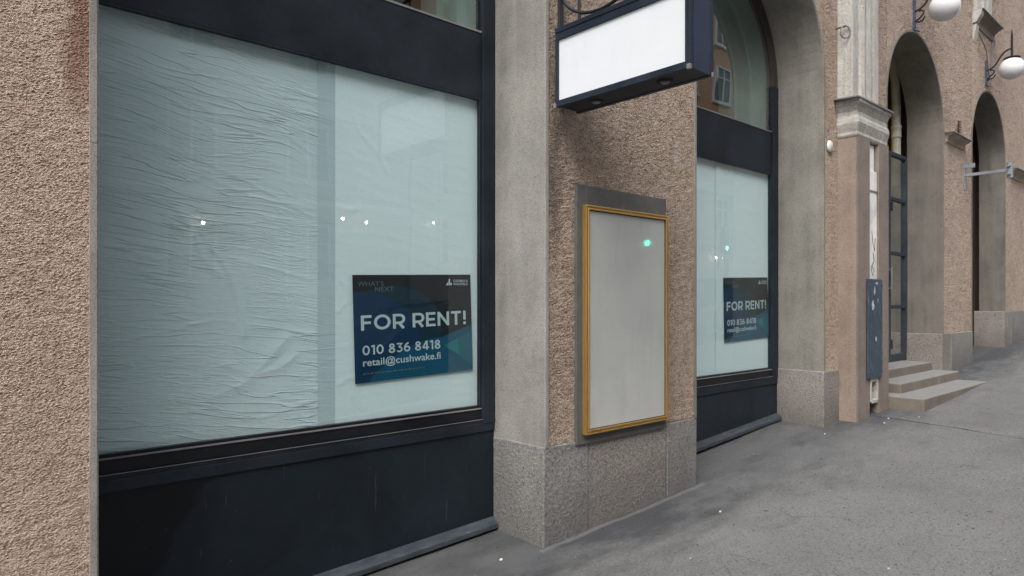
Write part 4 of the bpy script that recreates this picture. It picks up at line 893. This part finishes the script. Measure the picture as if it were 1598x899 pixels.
# ------------------------------------------------------------ far side of the street (seen only as reflections)
def m_fac(name, lo, hi, zc):
    t = NT(name); z = t.sep(t.pos)[2]; n = t.noise(t.co, .5, 5, .6); f = t.math('GREATER_THAN', z, zc)
    c = t.mix(f, lo, hi); c = t.mix(t.ramp(n, [(.4, 0), (.7, .3)]), c, tuple(v*.7 for v in lo)); return t.fin(c, .9)
M['fac_a'] = m_fac('pale_grey_stucco', (.38, .36, .33), (.50, .48, .44), 5); M['fac_b'] = m_fac('ochre_stucco', (.60, .60, .56), (.62, .36, .20), 8.0)
M['win_dark'] = plain('dark_window_glass', (.03, .04, .04), .08); M['win_frame'] = plain('pale_window_frame', (.68, .69, .66), .6)
proto = None
def facade(name, label, x0, x1, m, top, dx, fl, base):
    global proto
    root = thing(name, label, 'building', ((x0+x1)/2, -13.2, 1.0), 'buildings across the street')
    b = MB(); b.box(x0, x1, -24, -13.2, -4, top); b.build('wall', m, root)
    b = MB(); b.box(x0-.1, x1+.1, -13.8, -12.85, top-.35, top); b.box(x0, x1, -13.19, -13.02, 7.4, 7.9); b.box(x0, x1, -13.19, -13.1, 4.6, 4.8); b.build('cornice', M['win_frame'], root)
    xx = x0+1.2
    while xx < x1-1.6:
        for z in fl:
            mb = MB(); X_ = xx; 
            if proto is None:
                mb.box(0, 1.4, -.02, .10, 0, .09); mb.box(0, 1.4, -.02, .10, 1.72, 1.82); mb.box(0, .1, -.02, .08, .09, 1.72); mb.box(1.3, 1.4, -.02, .08, .09, 1.72); mb.box(.66, .74, -.02, .07, .09, 1.72); mb.box(.1, .66, -.02, .06, 1.2, 1.26); mb.box(.74, 1.3, -.02, .06, 1.2, 1.26); mb.box(-.1, 1.5, -.02, .16, -.1, 0)
                f_ = mb.build('window', M['win_frame'], None); pm = MB(); pm.box(.1, 1.3, -.02, .03, .09, 1.72); p_ = pm.build('pane', M['win_dark'], None)
                proto = (f_.data, p_.data); bpy.data.objects.remove(f_); bpy.data.objects.remove(p_)
            f_ = bpy.data.objects.new('window', proto[0]); C.objects.link(f_); f_.parent = root; f_.location = Vector((X_, -13.18, z))-root.location
            p_ = bpy.data.objects.new('pane', proto[1]); C.objects.link(p_); p_.parent = f_
        xx += dx
    return root
facade('town_house', 'pale grey stuccoed house across the street with rows of windows', -30, 13, M['fac_a'], 16.5, 3.4, (2.2, 5.3, 8.6, 11.8), 0)
facade('town_house', 'ochre house with pale ground floor and cornice across the street', 13.1, 62, M['fac_b'], 18.2, 3.0, (2.9, 5.4, 9.2, 12.4, 15.4), 0)
facade('town_house', 'grey stuccoed house farther down across the street', -75, -30.1, M['fac_a'], 15.5, 3.4, (2.2, 5.3, 8.6, 11.8), 0)

def emis(name, col, s):
    m = bpy.data.materials.new(name); m.use_nodes = True; b = m.node_tree.nodes['Principled BSDF']; b.inputs['Base Color'].default_value = (.8, .8, .8, 1)
    b.inputs['Emission Color'].default_value = (*col, 1); b.inputs['Emission Strength'].default_value = s; return m
M['warm_lit'] = emis('lit_warm_globe', (1, .80, .52), 28); M['green_lit'] = emis('green_signal_lens', (.05, 1, .55), 30)
def street_globe(x, z, label, r_=.05):
    root = thing('shop_lamp', label, 'lamp', (x, -13.2, z), 'lit lamps across the street')
    b = MB(); b.lathe([(r_*math.sin(PI*i/12), -r_*math.cos(PI*i/12)) for i in range(13)], (x, -12.9, z), 'z', 16); b.build('globe', M['warm_lit'], root)
    b = MB(); b.tube([(x, -13.2, z+.15), (x, -12.9, z+.2), (x, -12.9, z+.08)], .02, 6); b.build('arm', M['iron'], root)
for x, z, lb in ((6.1, 3.8, 'first lit globe from the left across the street'), (10.3, 4.25, 'lit globe of the middle pair across the street'), (11.2, 4.2, 'second lit globe of the middle pair across the street'), (13.9, 4.4, 'lit globe near the ochre house across the street'), (32.0, 3.95, 'lit globe low on the ochre house'), (32.5, 3.95, 'second lit globe low on the ochre house')):
    street_globe(x, z, lb)
def signal(x, y, zl, label):
    root = thing('traffic_light', label, 'traffic light', (x, y, 0), 'traffic lights in the street')
    b = MB(); b.tube([(x, y, gz(x, -1.3)-.1), (x, y, zl+1.0)], .05, 10); b.build('post', M['greymetal'], root)
    b = MB(); b.box(x-.14, x+.14, y+.06, y+.26, zl-.17, zl+.75); b.build('housing', M['black'], root, bevel=.02)
    b = MB(); b.lathe([(.0005, .02), (.05, .012), (.07, 0)], (x, y+.262, zl), 'y', 20); b.build('green_lens', M['green_lit'], root)
    for dz in (.28, .56):
        b = MB(); b.lathe([(.0005, .02), (.07, .012), (.10, 0)], (x, y+.262, zl+dz), 'y', 20); b.build('dark_lens', M['win_dark'], root)
signal(15.4, -6.2, 3.25, 'nearer traffic light showing green across the road')
signal(21.3, -6.2, 3.48, 'farther traffic light showing green across the road')

# parked cars behind the viewer, seen as faint reflections in the glass
def car(x, label, m):
    z0 = gz(x+2, -1.3)-.12; sl = math.atan2(gz(x+4, -1.3)-gz(x, -1.3), 4)
    root = thing('parked_car', label, 'car', (x+2.1, -2.3, z0), 'cars parked along the kerb')
    # side outline (length, height) of an ordinary hatchback, widths per station
    st_ = [(0, .45, .62, .55), (.12, .30, .72, .70), (.5, .24, .80, .82), (1.0, .22, .88, .86), (1.7, .22, .92, .88), (2.6, .22, .94, .88), (3.5, .24, .95, .86), (4.0, .28, .92, .78), (4.2, .42, .80, .62)]
    def prof(l, zl, zh, hw):
        return [(-hw*.85, zl), (-hw, zl+.12), (-hw*1.02, (zl+zh)/2), (-hw*.95, zh-.06), (-hw*.8, zh), (hw*.8, zh), (hw*.95, zh-.06), (hw*1.02, (zl+zh)/2), (hw, zl+.12), (hw*.85, zl)]
    b = MB(); n = 10; vs_ = []
    for l, zl, zh, hw in st_: vs_ += [(x+l, -2.3+p[0], z0+p[1]+(l-2.1)*math.tan(sl)) for p in prof(l, zl, zh, hw)]
    b.add(vs_, [(i*n+j, i*n+(j+1) % n, (i+1)*n+(j+1) % n, (i+1)*n+j) for i in range(len(st_)-1) for j in range(n)]+[tuple(range(n)), tuple((len(st_)-1)*n+j for j in range(n))], 0, True)
    b.build('body', m, root, bevel=0)
    g = [(1.0, .86, .88, .74), (1.75, .88, 1.36, .60), (2.3, .9, 1.44, .58), (3.1, .92, 1.42, .57), (3.75, .92, 1.15, .62), (4.05, .9, .93, .68)]
    b = MB(); vs_ = []
    for l, zl, zh, hw in g: vs_ += [(x+l, -2.3+p[0], z0+p[1]+(l-2.1)*math.tan(sl)) for p in ((-.80, zl), (-hw, zh-.05), (-hw*.85, zh), (hw*.85, zh), (hw, zh-.05), (.80, zl))]
    b.add(vs_, [(i*6+j, i*6+(j+1) % 6, (i+1)*6+(j+1) % 6, (i+1)*6+j) for i in range(len(g)-1) for j in range(6)], 0, True); b.build('windows', M['win_dark'], root)
    b = MB(); b.grid(lambda u, v: (x+1.8+1.5*u, -2.3-.5+1.0*v, z0+1.455-.03*(2*u-1)**2+(-.3+1.5*u)*math.tan(sl)), 6, 4); b.build('roof', m, root)
    for l in (.85, 3.35):
        for s_ in (-1, 1):
            b = MB(); b.lathe([(.001, -.10), (.20, -.10), (.31, -.09), (.32, 0), (.31, .09), (.2, .10), (.001, .10)], (x+l, -2.3+s_*.78, z0+.32+(l-2.1)*math.tan(sl)), 'y', 24); b.build('wheel', M['black'], root)
    for s_ in (-1, 1):
        b = MB(); b.box(x-.01, x+.12, -2.3+s_*.55-.15, -2.3+s_*.55+.15, z0+.52-.05, z0+.64-.05); b.build('headlight', M['silver'], root, bevel=.02)
car(3.9, 'dark blue hatchback parked at the kerb opposite the nearer window', plain('dark_blue_car_paint', (.012, .03, .06), .2, .3))
car(11.6, 'silver grey hatchback parked at the kerb opposite the farther window', plain('silver_car_paint', (.3, .31, .32), .25, .5))
